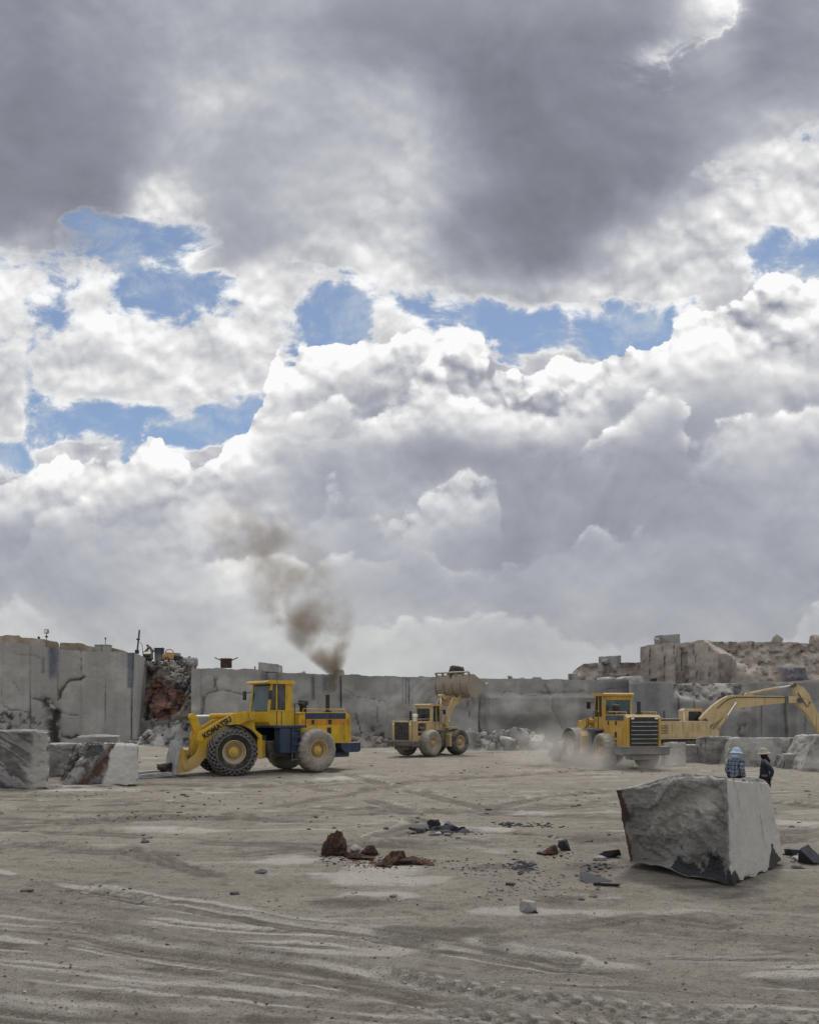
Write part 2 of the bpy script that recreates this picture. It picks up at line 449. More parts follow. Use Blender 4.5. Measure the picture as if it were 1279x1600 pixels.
def stone(name, base=(0.30, 0.295, 0.285), pale=(0.50, 0.49, 0.46), dark=(0.055, 0.055, 0.06), rust=(0.066, 0.036, 0.024), scale=1.0, var=0.35, saw=0.0):
    """quarried stone; attributes: dark (slate skin, cracks), rust (iron earth), pale (sawn dust), rough (broken face), blue (water stain)"""
    m, b, o = new_mat(name); P = coords('Object')
    oi = S.nt.nodes.new('ShaderNodeObjectInfo'); rnd = S(oi.outputs['Random'])
    P = S(P.k); v = S.nt.nodes.new('ShaderNodeVectorMath'); v.operation = 'ADD'; link(P, v.inputs[0]); link(comb(rnd*37.0, rnd*11.0, rnd*5.0), v.inputs[1]); P = S(v.outputs[0])
    n1 = noise(P, 0.55*scale, 6, 0.6, 0.6); n2 = noise(P, 3.5*scale, 7, 0.66); n3 = noise(P, 22*scale, 5, 0.7); vein = noise(P, 1.1*scale, 6, 0.6, 1.2)
    rg, dk, rs, pl, bl = attr('rough'), attr('dark'), attr('rust'), attr('pale'), attr('blue')
    tone = (rnd-0.5)*0.18
    c = mix((smooth(n1, 0.28, 0.72)+tone).cl(), [x*(1-var) for x in base], [x*(1+var*0.7) for x in base])
    c = mix(smooth(n2, 0.45, 0.75)*0.35, c, [x*0.62 for x in base])
    c = mix((smooth(n3, 0.5, 0.72)*(0.22+rg*0.3)).cl(), c, [x*0.45 for x in base])
    c = mix(smooth((vein-0.5).abs(), 0.012, 0.0)*0.35*smooth(n2, 0.4, 0.6), c, [x*0.4 for x in base])
    if saw:
        s1 = noise(stretch(P, 3.5, 3.5, 0.05), 1.0, 6, 0.7); s2 = noise(stretch(P, 0.9, 0.9, 0.03), 1.0, 4, 0.6); bl_ = noise(P, 1.6, 6, 0.7, 0.4)
        c = mix(smooth(s1, 0.50, 0.68)*saw, c, [x*0.68 for x in base]); c = mix(smooth(s2, 0.52, 0.66)*saw*0.8, c, [min(1, x*1.35) for x in base])
        c = mix(smooth(bl_, 0.58, 0.72)*0.5, c, [x*0.60 for x in base]); c = mix(smooth(bl_, 0.40, 0.30)*0.35, c, [min(1, x*1.45) for x in base])
    c = mix((pl*(0.55+n2*0.9)).cl(), c, pale)
    c = mix((bl*(0.3+n2)).cl(), c, (0.085, 0.10, 0.14))
    c = mix(((rs*1.5-0.35+(n2-0.5)*1.4).cl()), c, mix(smooth(n1+n3*0.3, 0.45, 0.85), rust, [x*1.9+0.015 for x in rust]))
    c = mix(((dk*1.6-0.3+(n2-0.5)*0.9).cl()), c, dark)
    h = n2*0.6+n3*0.4*(rg*1.5+0.4)+noise(P, 6*scale, 7, 0.7, kind='RIDGED_MULTIFRACTAL')*rg*0.22
    setp(b, col=c, rough=0.9, spec=0.25, normal=bump(h, 0.8, 0.10/scale)); return m
def glass(name, col=(0.012, 0.022, 0.030), alpha=0.72):
    m, b, o = new_mat(name); P = coords('Object'); n = noise(P, 2.5, 4, 0.6)
    setp(b, col=mix(smooth(n, 0.5, 0.8)*0.35, col, (0.25, 0.25, 0.24)), rough=0.12, alpha=alpha, spec=0.6); return m

M = {}
M['stone'] = stone('grey_stone', var=0.5)
M['stone_light'] = stone('pale_stone', base=(0.44, 0.43, 0.41))
M['stone_wall'] = stone('sawn_wall_stone', base=(0.25, 0.25, 0.245), scale=0.55, var=0.22, saw=0.55)
M['stone_tan'] = stone('weathered_stone', base=(0.33, 0.295, 0.26), pale=(0.5, 0.45, 0.4), scale=0.6, rust=(0.20, 0.11, 0.085), var=0.4)
M['slate'] = stone('dark_slate', base=(0.042, 0.046, 0.056), pale=(0.3, 0.3, 0.3), scale=2.0)
M['slate_grey'] = stone('grey_slate', base=(0.095, 0.10, 0.11), scale=2.0)
M['earth_red'] = stone('red_earth', base=(0.060, 0.030, 0.020), pale=(0.3, 0.25, 0.2), scale=2.0)
M['soil'] = stone('tan_soil', base=(0.32, 0.27, 0.21), scale=1.0)
M['yellow'] = paint('yellow_paint', (0.60, 0.38, 0.018), dust=0.22)
M['yellow_dusty'] = paint('dusty_yellow_paint', (0.56, 0.34, 0.05), dust=0.30)
M['yellow_pale'] = paint('faded_yellow_paint', (0.50, 0.365, 0.165), dust=0.36)
M['cream'] = paint('sun_bleached_yellow_paint', (0.56, 0.43, 0.22), dust=0.36)
M['blue'] = paint('dark_blue_paint', (0.022, 0.045, 0.085), dust=0.18, low=1.0)
M['blue_dusty'] = paint('dusty_blue_paint', (0.05, 0.07, 0.10), dust=0.34, low=1.8)
M['orange'] = paint('orange_paint', (0.55, 0.24, 0.02), dust=0.12)
M['dark'] = plain('black_steel', (0.022, 0.021, 0.02), 0.6, dust=-0.15)
M['dark_dusty'] = plain('dusty_black_steel', (0.05, 0.046, 0.04), 0.8, dust=0.15)
M['steel'] = plain('worn_steel', (0.33, 0.335, 0.34), 0.55, 0.35, 0.3, 3.0)
M['chrome'] = plain('polished_rod', (0.75, 0.76, 0.78), 0.18, 0.9, 0.05)
M['bucket'] = paint('dusty_bucket_steel', (0.16, 0.135, 0.10), dust=0.24, low=0.1)
M['rubber'] = plain('tyre_rubber', (0.045, 0.043, 0.04), 0.92, 0, 0.3, 4.0, 0.3, dust=0.12)
M['rubber_dusty'] = plain('dusty_tyre_rubber', (0.13, 0.12, 0.105), 0.95, 0, 0.3, 4.0, 0.3, dust=0.42)
M['rubber_dark'] = plain('clean_tyre_rubber', (0.030, 0.029, 0.028), 0.92, 0, 0.3, 4.0, 0.3, dust=-0.05)
M['chain'] = plain('chain_steel', (0.17, 0.16, 0.15), 0.55, 0.4, 0.3, 9.0)
M['glass'] = glass('dark_window_glass')
M['glass_teal'] = glass('teal_window_glass', (0.022, 0.075, 0.08), 0.8)
M['white'] = plain('white_paint', (0.7, 0.7, 0.68), 0.5)
M['green'] = paint('green_paint', (0.16, 0.24, 0.2), dust=0.1, low=-5)
M['clod'] = plain('dusty_clod', (0.115, 0.098, 0.078), 0.95, 0, 0.45, 5.0, 0.6)
M['rock_dark'] = plain('dark_iron_rock', (0.05, 0.04, 0.035), 0.95, 0, 0.5, 3.0, 0.8)

# ================================================================== ground: one sheet to the horizon
RUTS = [  # photo-traced wheel tracks laid on the ground: points, half width (m), depth (m), pale edge, tread pitch
 ([(-200,1338),(0,1370),(130,1393),(250,1410),(400,1432),(560,1452),(700,1475),(860,1500),(1000,1513),(1279,1525),(1500,1528)], 0.20, 0.055, 1.0, 0),
 ([(150,1392),(300,1408),(430,1426),(570,1444),(700,1462),(900,1490)], 0.14, 0.03, 0.7, 0),
 ([(-200,1425),(0,1450),(150,1470),(300,1485),(480,1510),(600,1535),(720,1560),(850,1585),(1000,1608)], 0.30, 0.075, 0.9, 0),
 ([(-200,1460),(0,1474),(110,1484),(210,1500),(330,1512),(460,1530)], 0.16, 0.04, 1.0, 0),
 ([(-100,1562),(0,1568),(90,1580),(300,1592),(480,1604),(640,1625)], 0.30, 0.09, 0.5, 0),
 ([(600,1514),(700,1532),(850,1553),(1000,1566),(1150,1577),(1279,1586),(1500,1600)], 0.19, 0.05, 1.25, 0.21),
 ([(700,1572),(850,1590),(1000,1600),(1279,1618),(1500,1640)], 0.20, 0.05, 1.25, 0.21),
 ([(640,1462),(800,1478),(900,1500),(1060,1516),(1279,1532),(1500,1550)], 0.22, 0.06, 0.8, 0),
 ([(-100,1385),(0,1398),(60,1410),(130,1420)], 0.30, 0.06, 0, 0.42),
 ([(-100,1330),(60,1325),(160,1335),(250,1350)], 0.35, 0.05, 0, 0.5),
 ([(200,1330),(260,1345),(330,1365)], 0.35, 0.05, 0, 0.45),
 ([(780,1462),(850,1470),(930,1478),(1000,1482)], 0.35, 0.05, 0, 0.5),
 ([(520,1205),(640,1235),(760,1262),(850,1243),(960,1235),(1279,1262)], 0.45, 0.06, 0.3, 0),
 ([(470,1225),(560,1245),(640,1268),(660,1290),(600,1310)], 0.45, 0.05, 0.4, 0),
 ([(0,1262),(200,1270),(420,1262),(640,1222),(900,1206)], 0.45, 0.06, 0.1, 0),
 ([(-50,1300),(150,1290),(330,1277),(600,1262),(900,1272)], 0.4, 0.05, 0.2, 0),
 ([(930,1250),(1040,1242),(1279,1240)], 0.4, 0.05, 0.3, 0),
 ([(1180,1320),(1279,1300),(1400,1290)], 0.4, 0.06, 0.1, 0),
 ([(820,1450),(1000,1425),(1120,1440),(1279,1415)], 0.3, 0.05, 0.0, 0),
]
WRUTS = [([gp(*p) for p in r[0]], r[1], r[2]*0.8, r[3], r[4]) for r in RUTS]
_rr = random.Random(12)
MORE = []                              # fainter, older tracks that sweep across the near floor and the middle
for i in range(15):
    y0 = 1395+i*15+_rr.uniform(-6, 6); s0 = 0.10+0.10*i/26+_rr.uniform(-.03, .03)
    MORE.append(([(x, y0+(x+100)*s0*(1-(x+100)/4200)+_rr.uniform(-2, 2)) for x in range(-150, 1500, 165)], _rr.uniform(.06, .16), _rr.uniform(.004, .011), _rr.choice([0, .3, .7, 1.0]), 0))
for i in range(9):
    y0 = 1212+i*14; MORE.append(([(x, y0+14*math.sin(x/260+i*1.7)+(x-600)*_rr.uniform(-.012, .012)) for x in range(-100, 1400, 150)], _rr.uniform(.25, .45), _rr.uniform(.03, .05), _rr.choice([0, .2, .4]), 0))
WMORE = [([gp(*p) for p in r[0]],)+r[1:] for r in MORE]
PALE = [ # pale hard-pan showing through the dust: px centre, half sizes
 (560,1362,130,16), (480,1345,60,14), (600,1395,70,7), (760,1300,80,10), (860,1305,60,8), (720,1325,90,8), (940,1300,70,6), (960,1400,60,7), (1060,1425,120,12), (160,1226,60,5), (110,1234,40,4), (300,1215,30,3),
 (330,1236,40,3), (900,1270,120,5), (1240,1285,80,5), (560,1215,80,4), (1180,1222,90,4), (250,1300,90,6), (780,1420,80,6), (1000,1560,200,10), (540,1480,120,6), (240,1530,160,7)]
DARK = [(200,1282,110,4), (330,1276,80,5), (60,1258,70,4), (190,1258,60,3), (100,1240,80,3), (250,1272,60,5), (640,1345,60,5), (780,1352,50,5), (1150,1400,110,12), (930,1355,60,8), (860,1328,60,4), (560,1405,90,9), (680,1450,120,10), (880,1545,80,8), (420,1583,120,8), (900,1400,70,10), (690,1300,60,5), (560,1335,70,6), (1100,1385,130,7)]
def ground_fields(X, Y):
    P = np.stack([X, Y, 0*X], 1)
    px = X/np.maximum(Y, 1)*1280+639.5; py = 1115+CAM_H*1280/np.maximum(Y, 1)
    near = sstep(Y, 90, 60)
    z = (fbm(P*0.16, 4, 3)*0.14 + fbm(P*0.9, 4, 9, 0.55)*0.03 + fbm(P*4.5, 4, 21, 0.6)*0.012)*near
    cl_ = fbm(P*np.array([5.5, 8.0, 1]), 4, 61, 0.6, True); churn = sstep(fbm(P*np.array([0.5, 1.0, 1]), 3, 66), 0.0, 0.3)
    z += cl_*churn*0.012*sstep(Y, 26, 10)
    lump = np.clip(fbm(P*2.2, 4, 31, 0.6)-0.12, 0, 1)*0.035; z += lump*near*sstep(Y, 45, 12)
    pale = np.zeros(len(X)); dark = np.zeros(len(X)); wig = fbm(P*0.6, 3, 5)*0.16 + fbm(P*4, 3, 6)*0.035
    for pts, hw, dep, pe, pitch in WRUTS+WMORE:
        xs = [p[0] for p in pts]; ys = [p[1] for p in pts]
        k = np.where((X > min(xs)-2) & (X < max(xs)+2) & (Y > min(ys)-2) & (Y < max(ys)+2))[0]
        if not len(k): continue
        d, s = poly_dist(X[k], Y[k], pts); d = np.abs(d+wig[k]*min(1, hw*1.6))
        u = d/hw; gate = np.clip((0.95 if dep > 0.0125 else 0.62)+fbm(np.stack([s*0.6+len(pts)*3.7+pts[0][1]*5, 0*s, 0*s], 1), 3, 40)*1.5, 0, 1)
        g = -dep*0.9*np.exp(-(u*1.05)**4)+dep*0.55*np.exp(-((u-1.45)/0.30)**2)
        if pitch:
            ch = 0.5+0.5*np.sign(np.sin((s+np.abs(d)*0.6)/pitch*2*math.pi)); ch *= np.exp(-(u*0.9)**4)
            z[k] += ch*dep*0.8*gate; pale[k] = np.maximum(pale[k], ch*pe*gate); g = g*0.5
        else:
            e1 = np.exp(-((d-hw)/0.048)**2); pale[k] = np.maximum(pale[k], e1*pe*np.clip(gate*2.2-0.8, 0, 1)*1.7)
        z[k] += g*gate
        dark[k] = np.maximum(dark[k], 0.95*np.exp(-((u-0.35)/0.40)**2)*gate)  # shade inside the ruts, put into the ground colour as a dark band
    # long scraped streaks that follow the tracks
    q_ = np.stack([X*0.20-Y*0.08, Y*3.0+X*1.25, 0*X], 1); st_ = fbm(q_, 5, 91, 0.6); nearf = sstep(Y, 17, 10)
    pale = np.maximum(pale, sstep(st_, 0.28, 0.46)*0.35*nearf); dark = np.maximum(dark, sstep(-st_, 0.12, 0.4)*0.6*nearf)
    w2 = fbm(P*0.7, 5, 55, 0.6); w3 = fbm(P*np.array([0.35, 2.2, 1]), 4, 77, 0.6)
    for cx, cy, rx, ry in PALE:
        q = np.hypot((px-cx)/rx, (py-cy)/ry); pale = np.maximum(pale, sstep(1.1-q+w2*1.3+w3*1.4, 0.15, 0.9)*0.75)
    for cx, cy, rx, ry in DARK:
        q = np.hypot((px-cx)/rx, (py-cy)/ry); dark = np.maximum(dark, sstep(1.2-q+w2*1.2+w3*0.6, 0.2, 0.9)*0.9)
    pale = np.maximum(pale, sstep(w3+w2*0.5, 0.28, 0.55)*0.5); dark = np.maximum(dark, sstep(-w3-w2*0.6, 0.30, 0.6)*0.55)
    flat = sstep(np.hypot(X-5.5, Y-13.6), 1.0, 2.6); z = z*flat - 0.015*(1-flat)
    return z, pale, dark
ny = 430; inv = np.linspace(1/4.5, 1/78.0, ny)
Yr = np.concatenate([[-300, -60, -15, -3, 1.5], 1/inv, [85, 100, 140, 220, 400, 900, 2500, 6000]])
tc_ = np.concatenate([[-40, -12, -4, -2, -1.2, -0.9], np.linspace(-0.74, 0.74, 900), [0.9, 1.2, 2, 4, 12, 40]])
YY, TT = np.meshgrid(Yr, tc_, indexing='ij'); XX = TT*np.maximum(YY, 4.5)
gz_, gpale, gdark = ground_fields(XX.ravel(), YY.ravel())
inner = (np.abs(TT.ravel()) < 0.8) & (YY.ravel() > 4.4) & (YY.ravel() < 79); gz_ = np.where(inner, gz_, 0.0)
nr, nc = YY.shape; idx = np.arange(nr*nc).reshape(nr, nc)
GF = np.stack([idx[:-1, :-1], idx[:-1, 1:], idx[1:, 1:], idx[1:, :-1]], -1).reshape(-1, 4)
m, b, o_ = new_mat('quarry_dust'); M['ground'] = m
P = coords('Object'); n1 = noise(P, 0.35, 6, 0.6, 0.5); n2 = noise(P, 2.2, 7, 0.68); n3 = noise(P, 7, 8, 0.74); n4 = noise(P, 32, 5, 0.7); ns = noise(stretch(P, 0.5, 2.0, 1.0), 1.2, 6, 0.65, 0.6)
c = mix(smooth(n1, 0.3, 0.7), (0.345, 0.315, 0.268), (0.435, 0.402, 0.346))
c = mix(smooth(ns, 0.42, 0.7)*0.5, c, (0.255, 0.230, 0.196))
c = mix(smooth(n2, 0.5, 0.66)*0.6, c, (0.205, 0.181, 0.150))
c = mix(smooth(n3, 0.54, 0.66)*0.6, c, (0.14, 0.122, 0.10))
c = mix(smooth(n3, 0.46, 0.34)*0.55, c, (0.52, 0.485, 0.42))
c = mix((attr('pale')*1.5-0.25+(n2-0.5)*1.0+(n3-0.5)*0.7).cl()*0.88, c, (0.66, 0.635, 0.58))
c = mix((attr('dark')*1.3-0.2+(n2-0.5)*1.2+(n3-0.5)*0.8).cl()*0.75, c, (0.15, 0.13, 0.11))
c = mix(smooth(n4, 0.45, 0.34)*0.5, c, (0.50, 0.465, 0.40))
c = mix(smooth(n4, 0.55, 0.64)*0.7, c, (0.12, 0.105, 0.095))
setp(b, col=c, rough=0.95, spec=0.15, normal=bump(n2*0.30+n3*0.45+n4*0.60, 1.0, 0.16))
ground = mesh_np('ground', np.stack([XX.ravel(), YY.ravel(), gz_], 1), GF, M['ground'], attrs={'pale': gpale, 'dark': gdark}, smooth_angle=180)
tag(ground, kind='structure')
def gz(x, y):
    z, _, _ = ground_fields(np.array([float(x)]), np.array([float(y)])); return float(z[0])

# ================================================================== rocks and sawn blocks
def cube_grid(n):
    """surface of the unit cube as a welded grid: points in 0..1, quads"""
    key = {}; V = []; F = []
    def vid(i, j, k):
        q = (i, j, k)
        if q not in key: key[q] = len(V); V.append(q)
        return key[q]
    for ax in range(3):
        for side in (0, n):
            for i in range(n):
                for j in range(n):
                    q = []
                    for (a, b) in ((i, j), (i+1, j), (i+1, j+1), (i, j+1)):
                        c = [0, 0, 0]; c[ax] = side; c[(ax+1) % 3] = a; c[(ax+2) % 3] = b; q.append(vid(*c))
                    F.append(q if side else q[::-1])
    return np.array(V, float)/n, np.array(F)
_grids = {}
FACES = {'left': (0, 0), 'right': (0, 1), 'front': (1, 0), 'back': (1, 1), 'bottom': (2, 0), 'top': (2, 1)}
def hexblock(name, corners, n=40, rough=None, seed=0, chip=0.05, mat='stone', fields=None, loc=None, freq=1.0, edge=0.12, facets=0):
    """corners: 8 points ordered x fastest, then y, then z (left-front-bottom first). rough: {face: amplitude}"""
    if n not in _grids: _grids[n] = cube_grid(n)
    U, F = _grids[n]; C = np.array([list(c) for c in corners], float).reshape(2, 2, 2, 3)   # z,y,x
    a, b, c = U[:, 0:1], U[:, 1:2], U[:, 2:3]
    P = 0
    for i in (0, 1):
        for j in (0, 1):
            for k in (0, 1): P = P + C[k, j, i]*((a if i else 1-a)*(b if j else 1-b)*(c if k else 1-c))
    ctr = C.reshape(-1, 3).mean(0); out = P.copy(); rg = np.zeros(len(P))
    Q = (P-ctr)*freq + seed*7.13
    big = fbm(Q*0.9, 5, seed, 0.55); rid = fbm(Q*1.5, 5, seed+9, 0.6, True); fin = fbm(Q*7, 3, seed+5)
    # terraces: broken stone comes off in steps
    st = big*3.0; stp = (np.floor(st)+sstep(st-np.floor(st), 0.35, 0.65))/3.0
    fct = 0
    if facets:
        # fracture planes: the highest of several groups, each the lowest of three tilted planes
        r_ = np.random.RandomState(seed+100); W = P-ctr+fbm(Q*2.2, 4, seed+31)[:, None]*0.10; fct = np.full(len(P), -1e9)
        for k in range(facets):
            gm = np.full(len(P), 1e9); c0 = P[r_.randint(len(P))]-ctr
            for q in range(3):
                g_ = r_.normal(size=3)*0.75; gm = np.minimum(gm, r_.uniform(-.1, .3)+((W-c0) @ g_))
            fct = np.maximum(fct, gm)
        fct = np.clip((fct-np.median(fct))/(fct.std()+1e-9)*0.30, -.75, .75)
    for f, (ax, sd) in FACES.items():
        amp = (rough or {}).get(f, 0.012)
        on = np.abs(U[:, ax]-sd) < 1e-6
        o1, o2 = [i for i in range(3) if i != ax]
        e = np.minimum(np.minimum(U[:, o1], 1-U[:, o1]), np.minimum(U[:, o2], 1-U[:, o2]))
        w = on*(0.30+0.70*sstep(e, 0, edge))
        idx = [None]*3; nrm = np.zeros(3)
        cs = C[:, :, sd] if ax == 0 else (C[:, sd] if ax == 1 else C[sd])
        q = cs.reshape(4, 3); nrm = np.cross(q[3]-q[0], q[2]-q[1]); nrm /= np.linalg.norm(nrm)+1e-9
        if np.dot(nrm, q.mean(0)-ctr) < 0: nrm = -nrm
        disp = ((fct*0.85+stp*0.30+rid*0.14+fin*0.06-0.2) if facets else (stp*0.75+rid*0.30+fin*0.05-0.25))*amp if amp > 0.03 else fin*amp*0.35+big*amp*0.5
        out += nrm*(w*disp)[:, None]
        rg = np.maximum(rg, on*min(1, amp/0.12)*sstep(e, -0.02, 0.04) if amp > 0.03 else 0)
    # chipped edges
    dd = np.sort(np.minimum(U, 1-U), 1); ed = dd[:, 1]
    ch = np.exp(-(ed/0.018)**2)*np.clip(fbm(Q*3.5, 4, seed+3)+0.25, 0, 1.2)*chip*2.0
    out += (ctr-P)/np.linalg.norm(P-ctr, axis=1, keepdims=True)*ch[:, None]
    at_ = {'rough': rg}
    if fields: at_.update(fields(U, out))
    base = np.array([ctr[0], ctr[1], C.reshape(-1, 3)[:, 2].min()])
    return mesh_np(name, out-base, F, M[mat] if isinstance(mat, str) else mat, attrs=at_, smooth_angle=38, loc=base if loc is None else loc)

_ico = {}
def ico(k):
    if k not in _ico:
        bm = bmesh.new(); bmesh.ops.create_icosphere(bm, subdivisions=k, radius=1)
        _ico[k] = (np.array([v.co[:] for v in bm.verts]), np.array([[v.index for v in f.verts] for f in bm.faces])); bm.free()
    return _ico[k]
def rock_shape(size, seed, k=3, planes=11, rough=0.06, jag=0.25):
    D, F = ico(k); r = np.random.RandomState(seed); N = np.concatenate([np.vstack([np.eye(3), -np.eye(3)])+r.normal(size=(6, 3))*0.24, r.normal(size=(planes, 3))]); N /= np.linalg.norm(N, axis=1, keepdims=True)
    off = np.concatenate([r.uniform(0.62, 0.85, 6), r.uniform(0.68, 1.0, planes)]); c = D @ N.T; rad = np.min(np.where(c > 0.12, off/np.maximum(c, 0.12), 1.35), 1)
    V = D*rad[:, None]; V = V*(1+fbm(V*1.7+seed*3.1, 4, seed, 0.55)[:, None]*rough*2+fbm(V*5+seed, 3, seed+1)[:, None]*rough*0.6)
    V = V*np.array(size)/2*1.1; V[:, 2] -= V[:, 2].min(); return V, F
def rock(name, x, y, size, seed, mat='stone', rz=None, k=3, label=None, cat='rock', group=None, sink=0.12, rough=0.06, planes=11, z=None, tilt=0.0, attrs=None, ang=30):
    V, F = rock_shape(size, seed, k, planes, rough)
    at_ = attrs(V) if attrs else None
    o = mesh_np(name, V, F, M[mat], attrs=at_, smooth_angle=ang)
    o.location = (x, y, (gz(x, y) if z is None else z)-size[2]*sink); o.rotation_euler = (tilt, tilt*0.6, (seed*2.399) % 6.28 if rz is None else rz)
    if label: tag(o, label, cat, group)
    return o
def heap_height(x, y, blobs): return sum(h*np.exp(-((x-bx)/rx)**2-((y-by)/ry)**2) for bx, by, rx, ry, h in blobs)

# ---- the big block in front
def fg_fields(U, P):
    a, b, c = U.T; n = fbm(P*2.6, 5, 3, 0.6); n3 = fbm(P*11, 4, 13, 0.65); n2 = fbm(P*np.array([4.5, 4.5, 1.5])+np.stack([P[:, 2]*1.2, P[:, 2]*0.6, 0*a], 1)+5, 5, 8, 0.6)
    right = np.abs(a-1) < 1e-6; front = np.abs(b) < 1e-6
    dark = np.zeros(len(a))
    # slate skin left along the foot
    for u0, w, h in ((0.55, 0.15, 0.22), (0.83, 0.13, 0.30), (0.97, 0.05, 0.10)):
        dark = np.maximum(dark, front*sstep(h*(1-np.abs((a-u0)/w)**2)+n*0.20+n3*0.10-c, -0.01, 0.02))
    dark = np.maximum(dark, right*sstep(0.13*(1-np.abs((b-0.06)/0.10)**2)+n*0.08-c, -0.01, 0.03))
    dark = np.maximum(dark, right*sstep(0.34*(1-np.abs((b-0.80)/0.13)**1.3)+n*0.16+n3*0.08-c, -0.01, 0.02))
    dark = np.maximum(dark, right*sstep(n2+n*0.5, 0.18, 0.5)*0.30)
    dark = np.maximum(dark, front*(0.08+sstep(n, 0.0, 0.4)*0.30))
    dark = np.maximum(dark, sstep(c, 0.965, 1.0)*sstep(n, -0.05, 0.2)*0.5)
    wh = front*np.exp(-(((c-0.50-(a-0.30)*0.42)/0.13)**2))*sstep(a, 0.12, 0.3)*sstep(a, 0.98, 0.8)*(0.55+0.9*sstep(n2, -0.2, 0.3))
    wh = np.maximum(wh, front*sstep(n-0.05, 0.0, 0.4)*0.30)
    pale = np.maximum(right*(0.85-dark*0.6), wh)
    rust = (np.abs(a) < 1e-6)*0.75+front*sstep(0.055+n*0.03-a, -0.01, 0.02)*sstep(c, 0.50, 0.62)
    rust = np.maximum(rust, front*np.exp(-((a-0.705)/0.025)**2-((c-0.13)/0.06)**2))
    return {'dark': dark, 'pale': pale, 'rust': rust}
fgc = [(3.78, 14.35, .06), (5.02, 12.80, -.02), (5.05, 16.5, .05), (6.74, 14.72, .02)]
fgt = [(3.60, 14.35, 1.36), (4.98, 12.86, 1.69), (4.75, 16.6, 1.22), (6.40, 14.62, 1.49)]
def top_bulge(o):
    me = o.data; co = np.zeros(len(me.vertices)*3); me.vertices.foreach_get('co', co); co = co.reshape(-1, 3)
    x = co[:, 0]+o.location.x; z = co[:, 2]
    k = sstep(z, 0.9, 1.5)*np.exp(-((x-4.45)/0.42)**2); co[:, 2] += 0.13*k
    k = sstep(z, 0.35, 0.0); co[:, 2] += k*0.10*np.clip(fbm(co*1.4, 3, 2)+0.35, 0, 1)
    me.vertices.foreach_set('co', co.ravel()); me.update()
    return o
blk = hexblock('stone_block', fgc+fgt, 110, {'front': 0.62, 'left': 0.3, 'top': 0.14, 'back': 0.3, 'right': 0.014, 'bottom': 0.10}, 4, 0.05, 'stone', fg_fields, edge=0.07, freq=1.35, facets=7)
top_bulge(blk)
tag(blk, 'big lone stone block in the right foreground, rough dark front and pale smooth right side', 'stone block')

# ---- blocks at the left, in front of the wall
def blk_px(x0, x1, ytop, ybot, depth, dx=0.0, lean=0.0, topdrop=0.0):
    """corners of a block from its photo rectangle; depth in m; dx: how far the back shifts"""
    Y = CAM_H*1280/(ybot-1115); s = Y/1280; X0, X1 = (x0-639.5)*s, (x1-639.5)*s; Z = CAM_H-(ytop-1115)*s
    b = [(X0, Y, -.05), (X1, Y, -.05), (X0+dx, Y+depth, -.05), (X1+dx, Y+depth, -.05)]
    t = [(X0+lean, Y+.1, Z), (X1+lean*0.3, Y+.1, Z), (X0+dx+lean, Y+depth, Z-topdrop), (X1+dx, Y+depth, Z-topdrop)]
    return b+t
def f_slash(U, P):
    a, b, c = U.T; n = fbm(P*1.6, 5, 4, 0.6); st = fbm(np.stack([(a*2.6+c*1.5+c*c*0.7)*5.5, (c*1.0-a*0.4)*0.9, b], 1), 4, 6, 0.6); front = np.abs(b) < 1e-6
    d = front*sstep(0.92-a+n*0.15, 0.0, 0.25)*sstep(st+n*0.35, -0.05, 0.14)
    d = np.maximum(d, front*sstep(0.12-0.10*a+n*0.08-c, -0.01, 0.03)*sstep(0.75-a, 0, 0.15))
    return {'dark': d*0.62, 'pale': front*sstep(a, 0.72, 0.85)*0.5+0.15, 'blue': front*sstep(0.14-c, 0, 0.05)*sstep(0.6-a, 0, 0.1)}
o = hexblock('stone_block', blk_px(-70, 77, 1142, 1231, 3.2, -1.7), 56, {'front': 0.24, 'left': 0.15, 'top': 0.22, 'back': 0.2, 'right': 0.12}, 11, 0.16, 'stone', f_slash)
tag(o, 'grey stone block at the left edge with dark slanting streaks across its face', 'stone block')
o = hexblock('stone_block', blk_px(70, 150, 1163, 1212, 2.6, -0.8), 40, {'front': 0.22, 'left': 0.1, 'top': 0.08, 'back': 0.2, 'right': 0.1}, 12, 0.16, 'stone')
tag(o, 'plain grey block set back between the streaked block and the red-veined block at left', 'stone block')
def f_redv(U, P):
    a, b, c = U.T; n = fbm(P*1.5, 5, 14, 0.6); front = np.abs(b) < 1e-6; q = 0.62-0.16*c-a
    left = sstep(q+n*0.16, -0.02, 0.05)
    r = left*np.exp(-((a-0.38-0.18*(c-0.4))/0.20)**2)*sstep(n+0.45, 0, 0.5)
    return {'rust': np.maximum(r, left*sstep(n, 0.10, 0.35)*0.7), 'dark': left*np.maximum(sstep(-n, -0.1, 0.25)*0.75, 0.25), 'pale': front*(1-left)*0.8+0.1*front, 'rough': left*1.0}
def shape_redv():
    c = blk_px(90, 216, 1165, 1225, 2.6, -1.0); c[4] = (c[4][0]+1.15, c[4][1]+0.5, c[4][2]+0.05); c[6] = (c[6][0]+0.9, c[6][1], c[6][2]); return c
o = hexblock('stone_block', shape_redv(), 70, {'front': 0.10, 'left': 0.55, 'top': 0.22, 'back': 0.2, 'right': 0.03}, 13, 0.13, 'stone_light', f_redv)
tag(o, 'pale stone block with a rusty red broken left half, right of the streaked block', 'stone block')
o = hexblock('stone_block', blk_px(118, 182, 1150, 1208, 2.0, -0.5), 30, {'front': 0.10, 'left': 0.1, 'top': 0.15, 'back': 0.2, 'right': 0.1}, 15, 0.08, 'stone')
tag(o, 'low grey block just behind the red-veined block, only its top showing', 'stone block')

